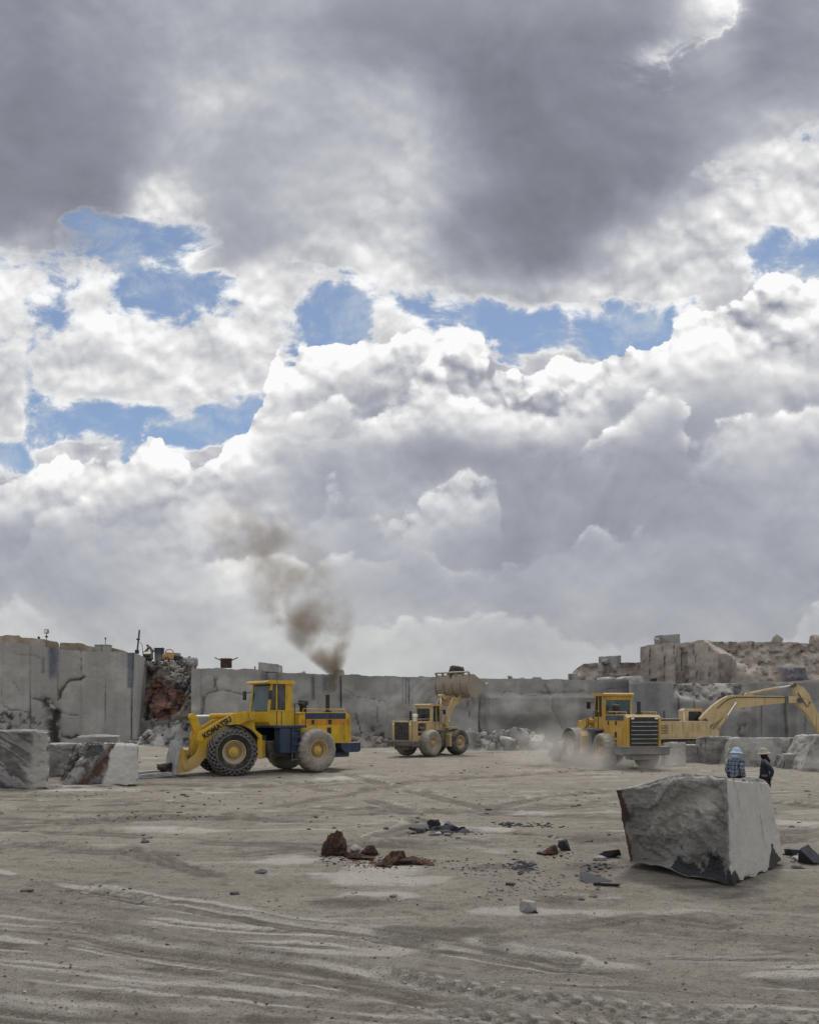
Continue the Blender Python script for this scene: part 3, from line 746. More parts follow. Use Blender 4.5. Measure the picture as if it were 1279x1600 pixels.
# ---- blocks at the right, in front of the excavator
RB = [(1036, 1071, 1160, 1196, 1.6, 0.3, 0.10, 'stone_light', 'pale upright block beside the rear bumper of the dusty loader'),
      (1068, 1116, 1164, 1192, 2.0, 0.3, 0.0, 'stone', 'low grey block below the body of the excavator'),
      (1098, 1142, 1150, 1194, 1.6, 0.0, 0.15, 'stone', 'tall plain grey block touching the left end of the long flat-topped block'),
      (1138, 1232, 1152, 1198, 2.4, 0.3, 0.35, 'stone_light', 'long flat-topped grey block behind the two standing workers'),
      (1216, 1264, 1153, 1180, 2.2, 0.2, 0.0, 'stone', 'square grey block partly hidden behind the long flat-topped block'),
      (1222, 1258, 1178, 1202, 1.4, 0.1, 0.2, 'stone', 'small low block with a dark front between the long block and the right edge'),
      (1250, 1330, 1147, 1205, 2.6, 0.2, 0.75, 'stone_light', 'large slanted pale block cut off by the right edge')]
for i, (x0, x1, y0, y1, dp, dx, ln, mt, lb) in enumerate(RB):
    def ff(U, P, i=i):
        a, b, c = U.T; n = fbm(P*1.3+i, 4, i+30)
        top = np.abs(c-1) < 1e-6; n3 = fbm(P*3+i, 4, i+50, 0.6)
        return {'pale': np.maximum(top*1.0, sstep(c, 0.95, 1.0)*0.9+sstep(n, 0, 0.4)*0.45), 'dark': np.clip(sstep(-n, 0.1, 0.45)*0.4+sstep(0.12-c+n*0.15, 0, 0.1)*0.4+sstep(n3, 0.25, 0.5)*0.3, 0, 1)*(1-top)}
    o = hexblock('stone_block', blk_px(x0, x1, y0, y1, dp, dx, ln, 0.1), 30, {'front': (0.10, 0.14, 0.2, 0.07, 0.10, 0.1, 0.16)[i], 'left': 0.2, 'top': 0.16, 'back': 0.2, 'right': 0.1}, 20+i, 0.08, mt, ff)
    tag(o, lb, 'stone block')

# ================================================================== quarry walls
def wall(name, prof, Y, depth, mat, label, cat='quarry wall', cell=0.13, zb=-0.3, disp=0.05, seed=0, fields=None, shape=None, ang=40, kind=None, lean=0.0, ybot=None, flare=1.03):
    """sawn rock face: prof = top edge as photo points (x, y); Y = distance (number or function of photo x); a solid of the given depth"""
    Yf = Y if callable(Y) else (lambda p: Y+0*p)
    pxs = np.array([p[0] for p in prof], float); pys = np.array([p[1] for p in prof], float)
    Ym = float(np.mean(Yf(pxs))); n = max(4, int((pxs[-1]-pxs[0])*Ym/1280/cell)); u = np.linspace(pxs[0], pxs[-1], n+1)
    Yu = Yf(u); top = CAM_H-(np.interp(u, pxs, pys)-1115)/1280*Yu; X = (u-639.5)/1280*Yu
    zbot = zb if ybot is None else CAM_H-(ybot-1115)/1280*Ym
    m_ = max(3, int((top.max()-zbot)/cell)); t = np.linspace(0, 1, m_+1)
    Z = zbot+(top-zbot)[None, :]*t[:, None]; XX = np.repeat(X[None], m_+1, 0); YY = np.repeat(Yu[None], m_+1, 0)+lean*t[:, None]
    PX = np.repeat(u[None], m_+1, 0); PY = 1115+(CAM_H-Z)/YY*1280
    P = np.stack([XX.ravel(), YY.ravel(), Z.ravel()], 1)
    a_ = fields(PX.ravel(), PY.ravel(), P) if fields else {}
    d = fbm(P*0.35, 4, seed)*disp*1.4+fbm(P*1.5, 4, seed+4)*disp*0.5
    if shape is not None: d = d+shape(PX.ravel(), PY.ravel(), P)
    for k, s_ in (('dark', 0.10), ('rust', 0.16)):
        if k in a_: d = d+np.asarray(a_[k])*s_
    # joints and chipped faces
    d = d+np.clip(fbm(P*np.array([1.1, 1, .8]), 5, seed+20, 0.6)-0.28, 0, 1)*disp*4
    P[:, 1] += d
    top_n = fbm(np.stack([P[:, 0]*0.9, 0*P[:, 0], 0*P[:, 0]], 1), 4, seed+8)*0.10+fbm(np.stack([P[:, 0]*3.1, 0*P[:, 0], 0*P[:, 0]], 1), 3, seed+9)*0.05
    P[:, 2] += top_n*sstep(np.repeat(t, n+1), 0.9, 1.0)
    V = [P]; nb = (m_+1)*(n+1); last = P[-(n+1):]
    bk = last.copy(); bk[:, 1] = last[:, 1]+depth; bk[:, 0] = last[:, 0]*(1+depth*flare/Ym); bb = bk.copy(); bb[:, 2] = zbot
    V += [bk, bb]; V = np.concatenate(V); idx = np.arange(len(V)).reshape(m_+3, n+1)
    F = [tuple(q) for q in np.stack([idx[:-1, :-1], idx[:-1, 1:], idx[1:, 1:], idx[1:, :-1]], -1).reshape(-1, 4)]
    F.append(tuple(idx[::-1, 0])); F.append(tuple(idx[:, -1]))
    at_ = {k: np.concatenate([v, np.zeros(2*(n+1))]) for k, v in a_.items()}
    o = mesh_np(name, V, F, M[mat], attrs=at_, smooth_angle=ang)
    # origin at the foot of the wall
    c = Vector((float(X.mean()), Ym, 0)); o.data.transform(Matrix.Translation(-c)); o.location = c
    if kind: tag(o, kind=kind)
    else: tag(o, label, cat)
    return o
def line(PX, PY, pts, w, n=None, amp=0.0):
    d, _ = poly_dist(PX, PY, pts)
    if n is not None: d = np.maximum(d-np.abs(n)*0-n*amp, 0)
    return np.exp(-(d/w)**2)
def rect(PX, PY, x0, x1, y0, y1, soft=3.0):
    return sstep(PX, x0-soft, x0+soft)*sstep(-PX, -x1-soft, -x1+soft)*sstep(PY, y0-soft, y0+soft)*sstep(-PY, -y1-soft, -y1+soft)

def f_left(X, Y, P):
    n = fbm(P*0.8, 4, 2); n2 = fbm(P*2.5, 4, 3, 0.6)
    X2 = X+fbm(P*0.7, 4, 12, 0.6)*9; Y2 = Y+fbm(P*0.7+9, 4, 13, 0.6)*9
    dk = np.maximum.reduce([line(X, Y, [(47, 1040), (47, 1145)], 0.9)*sstep(Y, 1070, 1090), line(X, Y, [(2, 1010), (1, 1090)], 0.8)*0.7, line(X, Y, [(47, 1012), (47, 1090)], 0.7)*0.5,
        line(X, Y, [(127, 1017), (127, 1058)], 1.6)*sstep(n2, -0.4, 0.1), line(X, Y, [(166, 1018), (164, 1150)], 0.7)*0.75, line(X, Y, [(208, 1020), (205, 1160)], 1.5),
        line(X, Y, [(90, 1012), (90, 1080)], 0.9)*0.5])
    cr = np.maximum.reduce([line(X2, Y2, [(127, 1060), (108, 1066), (98, 1075), (92, 1092)], 3.2), line(X2, Y2, [(0, 1105), (14, 1110), (32, 1113), (48, 1118)], 1.8), line(X2, Y2, [(50, 1092), (66, 1095), (76, 1108), (82, 1122)], 2.6),
        line(X2, Y2, [(92, 1150), (110, 1153), (124, 1155)], 2.0), line(X2, Y2, [(20, 1020), (42, 1024), (70, 1027)], 2.0)*0.6, line(X2, Y2, [(85, 1113), (122, 1117)], 1.2)*0.7, line(X2, Y2, [(22, 1068), (24, 1082)], 1.0)])
    low = np.maximum(rect(X2, Y2, -60, 20, 1112, 1150, 5)*0.8, rect(X2, Y2, 20, 70, 1112, 1140, 6)*0.6*sstep(n2, -0.05, 0.2))
    rust = np.maximum.reduce([line(X2, Y2, [(72, 1096), (82, 1114), (80, 1135), (82, 1168)], 11.0)*sstep(n2, -0.5, 0.0), cr*0.7*(X > 85), rect(X2, Y2, 60, 95, 1088, 1105, 4)*0.5])
    blue = np.maximum.reduce([rect(X+n*2, Y, 76, 89, 1008, 1062+0, 3)*sstep(1078-Y+n*20, 0, 25), rect(X, Y, 66, 70, 1028, 1052, 2)*0.8, rect(X, Y, 199, 208, 1015, 1075, 2)*0.9, line(X, Y, [(47, 1080), (47, 1145)], 3)*0.3])
    return {'dark': np.clip(np.maximum.reduce([dk*0.85, cr*0.7, low*sstep(n2, -0.1, 0.25), line(X2, Y2, [(70, 1094), (82, 1114), (80, 1135), (82, 1168)], 8.0)*sstep(n2, -0.3, 0.1)*0.9]), 0, 1), 'rust': np.clip(rust, 0, 1)*0.9, 'blue': blue, 'pale': 0.25+sstep(n, 0.0, 0.5)*0.25, 'rough': np.clip(low+rust, 0, 1)}
def s_left(X, Y, P):
    st = np.where(X > 128, 0.0, np.where(X > 91, 0.18, np.where(X > 47, 0.0, 0.25)))
    return st-0.9*rect(X, Y, 60, 128, 1108, 1200, 14)*0+rect(X, Y, -80, 20, 1108, 1200, 8)*(-0.35)+0.35*rect(X, Y, 72, 92, 1110, 1170, 4)
wl = wall('quarry_wall', [(-260, 985), (-60, 997), (0, 1002), (40, 1007), (91, 1012), (92, 1014), (130, 1017), (170, 1018), (213, 1020)], 69, 22, 'stone_wall', 'tall sawn grey quarry wall at the left with upright saw lines and a dark red cleft', fields=f_left, shape=s_left, seed=3, flare=0.55)

def f_mid(X, Y, P):
    n = fbm(P*0.6, 4, 22); n2 = fbm(P*2.2, 4, 23, 0.6)
    X2 = X+fbm(P*0.6, 4, 32, 0.6)*8; Y2 = Y+fbm(P*0.6+9, 4, 33, 0.6)*8
    dk = np.maximum.reduce([line(X, Y, [(495, 1052), (495, 1100)], 0.9)*0.7, line(X, Y, [(531, 1053), (532, 1105)], 0.9)*0.9, line(X, Y, [(637, 1057), (640, 1110)], 1.0)*0.7, line(X, Y, [(749, 1060), (748, 1150)], 1.0)*0.6, line(X, Y, [(748, 1128), (750, 1150)], 2)*0.9,
        line(X, Y, [(315, 1046), (315, 1110)], 0.8)*0.4, line(X, Y, [(555, 1115), (562, 1140), (570, 1162)], 1.4)*0.9, line(X, Y, [(730, 1095), (735, 1125)], 1.2)*0.7])
    cr = np.maximum.reduce([line(X2, Y2, [(318, 1112), (317, 1092), (326, 1083), (345, 1080), (378, 1084)], 1.8), line(X2, Y2, [(334, 1056), (338, 1080)], 1.4), line(X2, Y2, [(310, 1075), (330, 1070)], 1.2)*0.6, line(X2, Y2, [(533, 1073), (556, 1088), (602, 1095)], 1.1),
        line(X2, Y2, [(592, 1095), (588, 1130)], 1.1), line(X2, Y2, [(838, 1082), (856, 1083), (866, 1110), (880, 1140)], 1.6)*0.8, line(X2, Y2, [(852, 1072), (860, 1084), (846, 1082)], 3.2), line(X2, Y2, [(870, 1068), (880, 1085), (890, 1070)], 3)*0.5, line(X2, Y2, [(760, 1082), (840, 1086), (985, 1076)], 0.8)*0.8,
        line(X2, Y2, [(434, 1052), (428, 1075), (440, 1095)], 4)*0.7])
    d0 = np.hypot(X-692, (Y-1110)); arc = sum(np.exp(-((d0-r)/w)**2) for r, w in ((28, 2.0), (38, 1.6), (50, 2.0), (60, 1.5)))*sstep(1110-Y, -10, 5)*(np.abs(X-692) < 75)
    d1 = np.hypot((X-800)*0.8, (Y-1125)); arc = arc+sum(np.exp(-((d1-r)/w)**2) for r, w in ((44, 1.5), (60, 1.4)))*0.7*(X < 810)
    rust = np.maximum.reduce([line(X2, Y2, [(316, 1088), (314, 1115)], 3.0), rect(X2, Y2, 575, 600, 1138, 1165, 4)*sstep(n2, -0.2, 0.1), line(X2, Y2, [(333, 1075), (338, 1062)], 2.0), line(X2, Y2, [(875, 1060), (885, 1075)], 6)*0.5])
    blue = np.maximum.reduce([rect(X, Y, 485, 491, 1055, 1093, 1.5), rect(X, Y, 503, 524, 1055, 1080, 3)*0.8, rect(X, Y, 628, 644, 1056, 1100, 2)*(0.4+0.5*np.sin(X*1.4)), rect(X, Y, 920, 985, 1064, 1086, 3)*0.5, rect(X, Y, 408, 418, 1046, 1075, 2)*0.6])
    low = sstep(Y2, 1132, 1150)*sstep(n2, -0.1, 0.2)*0.5*sstep(X, 540, 560)*sstep(-X, -900, -860)
    return {'dark': np.clip(np.maximum.reduce([dk, cr*0.62, low, arc*0.34]), 0, 1), 'rust': np.clip(rust, 0, 1)*0.8, 'blue': np.clip(blue, 0, 1), 'pale': 0.2+sstep(n, 0.0, 0.5)*0.3, 'rough': low}
def s_mid(X, Y, P):
    n = fbm(P*np.array([0.22, 0.3, 0.30]), 3, 44)
    st = np.where(X > 750, 0.35, np.where(X > 638, 0.0, np.where(X > 532, 0.2, np.where(X > 414, 0.45, 0.0))))
    return st+n*0.9-1.2*rect(X, Y, 760, 980, 1087, 1200, 4)*0.35+0.5*rect(X, Y, 425, 440, 1046, 1085, 3)
wm = wall('quarry_wall', [(300, 1045), (340, 1044), (413, 1046), (415, 1051), (440, 1051), (545, 1054), (640, 1057), (745, 1059), (870, 1061), (985, 1063)], lambda p: 67.5-(p-300)/685*1.5, 16, 'stone_wall', 'long sawn grey quarry wall across the centre behind the loaders', fields=f_mid, shape=s_mid, seed=6)

def f_right(X, Y, P):
    n = fbm(P*0.6, 4, 52); n2 = fbm(P*2.2, 4, 53, 0.6); X2 = X+n*6
    dk = np.maximum.reduce([line(X, Y, [(1062, 1085), (1063, 1120)], 3)*0.6, line(X, Y, [(1190, 1085), (1190, 1150)], 1)*0.6, line(X, Y, [(1226, 1090), (1230, 1150)], 3.0)*0.7, line(X, Y, [(1252, 1100), (1250, 1160)], 2)*0.6, line(X, Y, [(1087, 1095), (1088, 1110)], 2)*0.6, line(X2, Y, [(1165, 1100), (1160, 1145)], 8)*sstep(n2, 0, 0.3)*0.8])
    br = rect(X2, Y+n*8+(1120-X)*0.18, 1055, 1175, 1060, 1098, 5)
    return {'dark': np.clip(np.maximum(dk, br*sstep(n2, 0.05, 0.3)*0.7), 0, 1), 'rust': br*sstep(-n2, 0.0, 0.3)*0.55, 'blue': rect(X, Y, 985, 1060, 1064, 1140, 6)*0.45+rect(X, Y, 1180, 1232, 1080, 1160, 4)*0.35, 'pale': sstep(n, -0.1, 0.4)*0.45+br*0.4+sstep(-Y, -1069, -1066)*0.5, 'rough': br}
def s_right(X, Y, P):
    n = fbm(P*0.9, 5, 63, 0.6, True); br = rect(X+n*4, Y+(1120-X)*0.18, 1055, 1175, 1050, 1098, 6)
    st = np.where(X > 1236, -0.6, np.where(X > 1180, 0.1, np.where(X > 1060, 0.5, 0.0)))
    return st+br*(1.2*sstep(1100-Y, 0, 40)+n*0.8)
wr = wall('quarry_wall', [(982, 1063), (1000, 1065), (1060, 1067), (1130, 1067), (1180, 1066), (1240, 1064), (1330, 1060), (1500, 1055)], lambda p: 64.0-(p-985)/500*6, 26, 'stone_wall', 'grey bench wall at the right behind the excavator with broken rubble in its upper edge', fields=f_right, shape=s_right, seed=16)

def f_up(X, Y, P):
    n = fbm(P*0.5, 4, 72); n2 = fbm(P*1.7, 4, 73, 0.6); X2 = X+fbm(P*0.5, 4, 74, 0.6)*8
    sl = sstep(X+(Y-1030)*(-1.2)+n*25, 1135, 1165)
    dk = np.maximum.reduce([line(X2, Y, [(x, 1010), (x+2, 1066)], 1.2)*(1-sl)*0.8 for x in (1012, 1034, 1052, 1066, 1082, 1104, 1122)])
    rust = np.maximum(sl*0.45*sstep(n2, -0.2, 0.3), np.maximum.reduce([line(X2, Y, [(x, 1030), (x-2, 1066)], 3.5)*sstep(n2, -0.1, 0.2) for x in (1036, 1062, 1105)])*(1-sl)*0.8)
    return {'dark': np.clip(np.maximum(dk, sstep(n2, 0.2, 0.5)*0.45), 0, 1), 'rust': rust, 'pale': sstep(-n2, 0.0, 0.4)*0.35, 'rough': 0.5+0.5*sl, 'blue': rect(X, Y, 1222, 1262, 1040, 1068, 4)*0.9}
def s_up(X, Y, P):
    n = fbm(P*0.5, 5, 83, 0.6); r_ = fbm(P*0.8, 5, 84, 0.6, True); sl = sstep(X+(Y-1030)*(-1.2)+n*25, 1135, 1175)
    col_ = np.floor((X+fbm(P*0.3, 3, 85)*6)/17); st = (np.sin(col_*12.9898)*43758.5453) % 1.0
    return (st*0.9-0.4)*(1-sl)+sl*(r_*0.9+3.0*sstep(1066-Y, 0, 65))+n*0.5+rect(X, Y, 1222, 1262, 1040, 1068, 4)*(-1.0)
hill_prof = [(998, 1012), (1008, 1008), (1030, 1006), (1062, 1004), (1076, 1005), (1088, 1001), (1110, 998), (1150, 998), (1200, 998), (1240, 999), (1279, 1001), (1340, 1004), (1500, 1010)]
wu = wall('rock_cliff', hill_prof, 88, 50, 'stone_tan', 'high brown rock cliff of the upper bench at far right with broken upright faces', 'cliff', cell=0.20, zb=2.0, fields=f_up, shape=s_up, seed=26, disp=0.25)
def f_up2(X, Y, P):
    n2 = fbm(P*1.2, 4, 93, 0.6); return {'dark': sstep(n2, 0.1, 0.4)*0.5, 'rust': sstep(-n2, 0.1, 0.4)*0.4, 'pale': sstep(fbm(P*0.6, 3, 94), 0, 0.4)*0.4, 'rough': 0.8+0*X}
def s_up2(X, Y, P):
    return fbm(P*0.7, 5, 95, 0.6, True)*0.8+sstep(940-X+(Y-1035), 0, 40)*2.0*0+sstep(1066-Y, 0, 30)*0.8
wall('rock_cliff', [(893, 1053), (897, 1052), (898, 1048), (906, 1041), (914, 1036), (930, 1035), (965, 1035), (1004, 1034)], 90, 30, 'stone_tan', 'lower brown rock ledge left of the high cliff on the upper bench', 'cliff', cell=0.18, zb=2.0, fields=f_up2, shape=s_up2, seed=36, disp=0.25)
# far bank that closes the pit behind the camera's view, so the bench tops are not seen to end in nothing
# ---- soil bank on top of the left wall
for i, (pr, lb) in enumerate([([(-200, 985), (-20, 995), (6, 992), (14, 991.5), (30, 993), (34, 997), (60, 998), (92, 1002), (93, 1006)], 'tan soil bank on top of the left wall under the floodlight'), ([(93, 1003), (110, 1004), (125, 1005), (140, 1008), (152, 1010), (170, 1010), (185, 1014), (196, 1017), (200, 1021)], 'low tan soil bank on the left wall behind the green cabinet')]):
    wall('soil_bank', pr, 71.5, 8, 'soil', lb, 'soil bank', cell=0.16, zb=8.0 if i == 0 else 7.2, seed=60+i, disp=0.22, fields=lambda X, Y, P: {'rough': 0.8+0*X, 'rust': sstep(fbm(P*1.1, 4, 5), 0.0, 0.4)*0.3, 'pale': sstep(fbm(P*0.9, 4, 6), 0.1, 0.4)*0.4})

# ---- red collapsed slope in the recess
def f_red(X, Y, P):
    n = fbm(P*0.9, 5, 102, 0.6); n2 = fbm(P*2.0, 4, 103, 0.6); X2 = X+n*8
    red = sstep(1.0-np.hypot((X2-256)/38, (Y-1088)/42), 0.0, 0.25); scree = sstep(1068-Y+(X-255)*0.75+n*8, 0, 12)*(X > 225)
    return {'rust': np.clip(red*(1-scree*0.8), 0, 1), 'dark': np.clip(np.maximum.reduce([red*sstep(n2, 0.05, 0.3)*0.8, line(X2, Y, [(231, 1098), (236, 1124)], 6), line(X2, Y, [(262, 1075), (266, 1124)], 3)*0.7, scree*sstep(n2, 0.0, 0.25)*0.7]), 0, 1), 'pale': scree*sstep(-n2, 0, 0.3)*0.7+rect(X2, Y, 244, 258, 1088, 1124, 3)*0.6+rect(X2, Y, 268, 290, 1095, 1118, 4)*0.3, 'rough': 0.9+0*X}
def s_red(X, Y, P):
    r_ = fbm(P*0.55, 5, 113, 0.6, True); b_ = fbm(P*0.4, 3, 114)
    c = np.floor(b_*5)/5
    return r_*0.9+c*1.6+sstep(1125-Y, 0, 85)*3.2-np.exp(-((X-256)/30)**2)*1.2
wall('collapsed_face', [(205, 1021), (214, 1024), (225, 1030), (240, 1033), (255, 1034), (270, 1036), (290, 1040), (303, 1044)], 73.5, 14, 'stone_tan', 'collapsed rock face with red-brown earth between the left and centre walls', 'rock face', cell=0.11, fields=f_red, shape=s_red, seed=46, disp=0.15, ang=25)
for i, (x0, x1, y0, lb) in enumerate([(212, 239, 1126, 'left sawn footing block under the red rock face, against the left wall'), (239.5, 263, 1127, 'middle sawn footing block under the red rock face'), (264, 304, 1128, 'right sawn footing block under the red rock face, by the centre wall')]):
    Y = 71.8; s_ = Y/1280; X0, X1 = (x0-639.5)*s_, (x1-639.5)*s_; Z = CAM_H-(y0-1115)*s_
    o = hexblock('footing_block', [(X0, Y, -.1), (X1, Y, -.1), (X0, Y+3, -.1), (X1, Y+3, -.1), (X0, Y, Z), (X1, Y, Z), (X0, Y+3, Z), (X1, Y+3, Z)], 20, {}, 70+i, 0.12, 'stone_wall'); tag(o, lb, 'stone block')
# blocks standing on the upper bench
for i, (x0, x1, y0, y1, Y, lb) in enumerate([(1031, 1062, 990.5, 1006, 90, 'square grey stone block standing highest on the far right cliff'), (941, 970, 1024, 1037, 92, 'squat grey stone block on the lower ledge left of the cliff'), (893, 902, 1051, 1066, 86, 'narrow pale block at the left foot of the brown ledge')]):
    s_ = Y/1280; X0, X1 = (x0-639.5)*s_, (x1-639.5)*s_; Z0, Z1 = CAM_H-(y1-1115)*s_, CAM_H-(y0-1115)*s_; q = 0.3 if i == 0 else 0
    o = hexblock('stone_block', [(X0+.1, Y+q, Z0), (X1, Y, Z0), (X0, Y+2.2, Z0), (X1, Y+2.2, Z0), (X0, Y+q, Z1-.1), (X1, Y, Z1), (X0, Y+2.2, Z1), (X1, Y+2.2, Z1)], 16, {'left': 0.06}, 75+i, 0.06, 'stone'); tag(o, lb, 'stone block')
rock('boulder', *(at(1026, 1003, 90)[:2]), (0.8, 0.8, 0.85), 77, 'stone', z=at(1026, 1007, 90).z, label='small rounded boulder touching the left of the highest block on the cliff', cat='boulder')
rock('boulder', *(at(946, 1033, 91)[:2]), (1.0, 0.9, 0.7), 78, 'stone', z=at(946, 1037, 91).z, label='small boulder at the left of the squat block on the ledge', cat='boulder')
rock('boulder', *(at(1213, 994, 95)[:2]), (1.5, 1.2, 1.5), 79, 'stone_tan', z=at(1213, 1008, 95).z, label='brown boulder on the skyline of the far right cliff', cat='boulder')
rock('boulder', *(at(1273, 999, 95)[:2]), (1.9, 1.3, 1.6), 80, 'stone_tan', z=at(1273, 1012, 95).z, label='dark boulder on the cliff skyline at the right edge', cat='boulder')
# on top of the centre wall
c = [at(403, 1046, 70), at(436, 1048, 70)]
o = hexblock('stone_block', [(c[0].x, 70, 6.3), (c[1].x, 70, 6.2), (c[0].x, 72, 6.3), (c[1].x, 72, 6.2), (c[0].x+.05, 70, at(0, 1034, 70).z), (c[1].x-.05, 70, at(0, 1038, 70).z), (c[0].x, 72, at(0, 1034, 70).z), (c[1].x, 72, at(0, 1038, 70).z)], 18, {'top': 0.08}, 81, 0.08, 'stone'); tag(o, 'grey stone block with a hollowed top standing on the centre wall', 'stone block')
c = [at(519, 1052, 69), at(537, 1052, 69)]
o = hexblock('stone_block', [(c[0].x, 69, 5.9), (c[1].x, 69, 5.9), (c[0].x, 70.5, 5.9), (c[1].x, 70.5, 5.9), (c[0].x+.2, 69, at(0, 1047, 69).z), (c[1].x-.1, 69, at(0, 1046, 69).z), (c[0].x+.2, 70.5, at(0, 1047, 69).z), (c[1].x-.1, 70.5, at(0, 1046, 69).z)], 14, {'top': 0.06}, 82, 0.08, 'stone'); tag(o, 'dusty stone slab on the centre wall behind the smoking exhaust', 'stone block')
for i, (px_, py_, w, h, lb) in enumerate([(797, 1060, 8, 5, 'broken stone on the centre wall edge, left of three'), (816, 1061, 6, 3, 'flat pale stone on the centre wall edge between two others'), (838, 1061, 16, 4, 'long low stone on the centre wall edge, right of three'), (475, 1053, 5, 6, 'small upright stone on the centre wall edge behind the yellow loader'), (398, 1045, 3, 5, 'tiny upright stone beside the hollowed block on the centre wall')]):
    p = at(px_, py_, 67.5); rock('loose_stone', p.x, 67.6, (w/19, 0.5, h/19+.1), 90+i, 'stone', rz=0, k=2, z=p.z-0.05, label=lb, cat='stone')
# pale loose stones on the bench ledge
for i, (px_, w, h, lb) in enumerate([(948, 26, 6, 'pale flat stone on the bench edge left of the dusty loader cab'), (985, 44, 12, 'pale rounded rock mass on the bench edge above the dusty loader cab'), (1020, 10, 5, 'small dark stone on the bench edge right of the loader cab')]):
    p = at(px_, 1066, 68); rock('loose_stone', p.x, 68, (w/19, 1.4, h/19+.2), 95+i, 'stone_light' if i < 2 else 'slate', rz=0, k=3, z=p.z-0.05, label=lb, cat='stone')

# ================================================================== machines
def text_mesh(txt, size, ext, bold=0.0):
    cu = bpy.data.curves.new('lettering', 'FONT'); cu.body = txt; cu.size = size; cu.extrude = ext; cu.offset = bold
    cu.align_x = 'CENTER'; cu.align_y = 'CENTER'
    o = bpy.data.objects.new('lettering', cu); COL.objects.link(o)
    dg = bpy.context.evaluated_depsgraph_get(); dg.update()
    me = bpy.data.meshes.new_from_object(o.evaluated_get(dg)); bpy.data.objects.remove(o); return me
def arc_pts(cx, cz, r, a0, a1, n): return [(cx+r*math.cos(R(a0+(a1-a0)*i/n)), cz+r*math.sin(R(a0+(a1-a0)*i/n))) for i in range(n+1)]

def wheel(parent, c, r, w, side, tyre_m, rim_m, hub_m, chain=False, M0=None, lugs=22, depth=0.062, width=0.74):
    """wheel at c; side = +1/-1 outward along y"""
    root = empty('wheel', parent=parent)
    mb = MB(M0); h = w/2
    prof = [(r*0.46, h*0.50), (r*0.48, h*0.76), (r*0.60, h*0.95), (r*0.80, h*1.0), (r*0.90, h*0.95), (r*0.962, h*0.82), (r*0.99, h*0.55), (r, h*0.2)]
    prof = prof+[(a, -b) for a, b in prof[::-1]]
    n = len(prof); seg = lugs*6
    def lug(i, k):
        a = abs(i-(n-1)/2)/((n-1)/2)                       # 0 centre, 1 bead
        if a > 0.85: return 0
        ph = (k/seg*lugs+(0.55*a if i < n/2 else 0.5+0.55*a)) % 1.0
        return (-depth*r if 0.32 < ph < 0.88 else 0.0)*(1.0 if a < 0.62 else max(0, (0.85-a)/0.23))
    mb.lathe(prof, c, 'y', seg, lug); mb.build('tyre', tyre_m, root, ang=35)
    s = side
    mb = MB(M0)
    mb.lathe([(r*0.50, s*h*0.50), (r*0.50, s*h*0.84), (r*0.46, s*h*0.84), (r*0.43, s*h*0.55), (r*0.37, s*h*0.48), (r*0.35, s*h*0.22), (r*0.25, s*h*0.18), (r*0.22, s*h*0.50), (r*0.16, s*h*0.56), (0.001, s*h*0.60)], c, 'y', 40)
    mb.lathe([(r*0.475, -h*0.5), (r*0.475, h*0.5)], c, 'y', 40)
    mb.lathe([(r*0.475, -s*h*0.5), (0.001, -s*h*0.45)], c, 'y', 40)
    for k in range(12):
        t = 2*math.pi*k/12; p = (c[0]+r*0.30*math.cos(t), c[1]+s*h*0.14, c[2]+r*0.30*math.sin(t)); mb.tube([p, (p[0], p[1]+s*0.07, p[2])], 0.028*r, 6)
    rim = mb.build('rim', rim_m, root)
    mb = MB(M0); mb.lathe([(r*0.21, s*h*0.40), (r*0.20, s*h*0.64), (r*0.12, s*h*0.72), (r*0.10, s*h*0.84), (0.001, s*h*0.88)], c, 'y', 24)
    hb = mb.build('hub', hub_m, root)
    if chain:
        mb = MB(M0); cells = 26; rad = r*0.018
        pf = [(r*0.74, 1.04), (r*0.86, 1.03), (r*0.955, 0.93), (r*1.015, 0.66), (r*1.03, 0.22), (r*1.03, -0.22), (r*1.015, -0.66), (r*0.955, -0.93), (r*0.86, -1.03), (r*0.74, -1.04)]
        P = lambda i, k: (c[0]+pf[i][0]*math.cos(2*math.pi*k/cells), c[1]+pf[i][1]*h, c[2]+pf[i][0]*math.sin(2*math.pi*k/cells))
        for k in range(cells):
            for i in range(len(pf)-1):
                o = 0.5 if i % 2 else 0.0
                mb.tube([P(i, k+o), P(i+1, k+0.5-o+0.0)], rad*1.15, 5); mb.tube([P(i, k+o), P(i+1, k-0.5-o+(1.0 if o else 0.0)*1.0)] if not o else [P(i, k+o), P(i+1, k+1.0)], rad*1.15, 5)
                p = P(i, k+o); mb.add([(p[0]+dx*rad*2.2, p[1]+dy*rad*2.2, p[2]+dz*rad*2.2) for dx, dy, dz in ((1, 0, 0), (-1, 0, 0), (0, 1, 0), (0, -1, 0), (0, 0, 1), (0, 0, -1))], [(0, 2, 4), (2, 1, 4), (1, 3, 4), (3, 0, 4), (2, 0, 5), (1, 2, 5), (3, 1, 5), (0, 3, 5)])
        ring = lambda i: [P(i, k/2) for k in range(cells*2+1)]
        mb.tube(ring(0), rad*1.2, 5, False); mb.tube(ring(len(pf)-1), rad*1.2, 5, False)
        mb.build('tyre_chain', M['chain'], root)
    return root

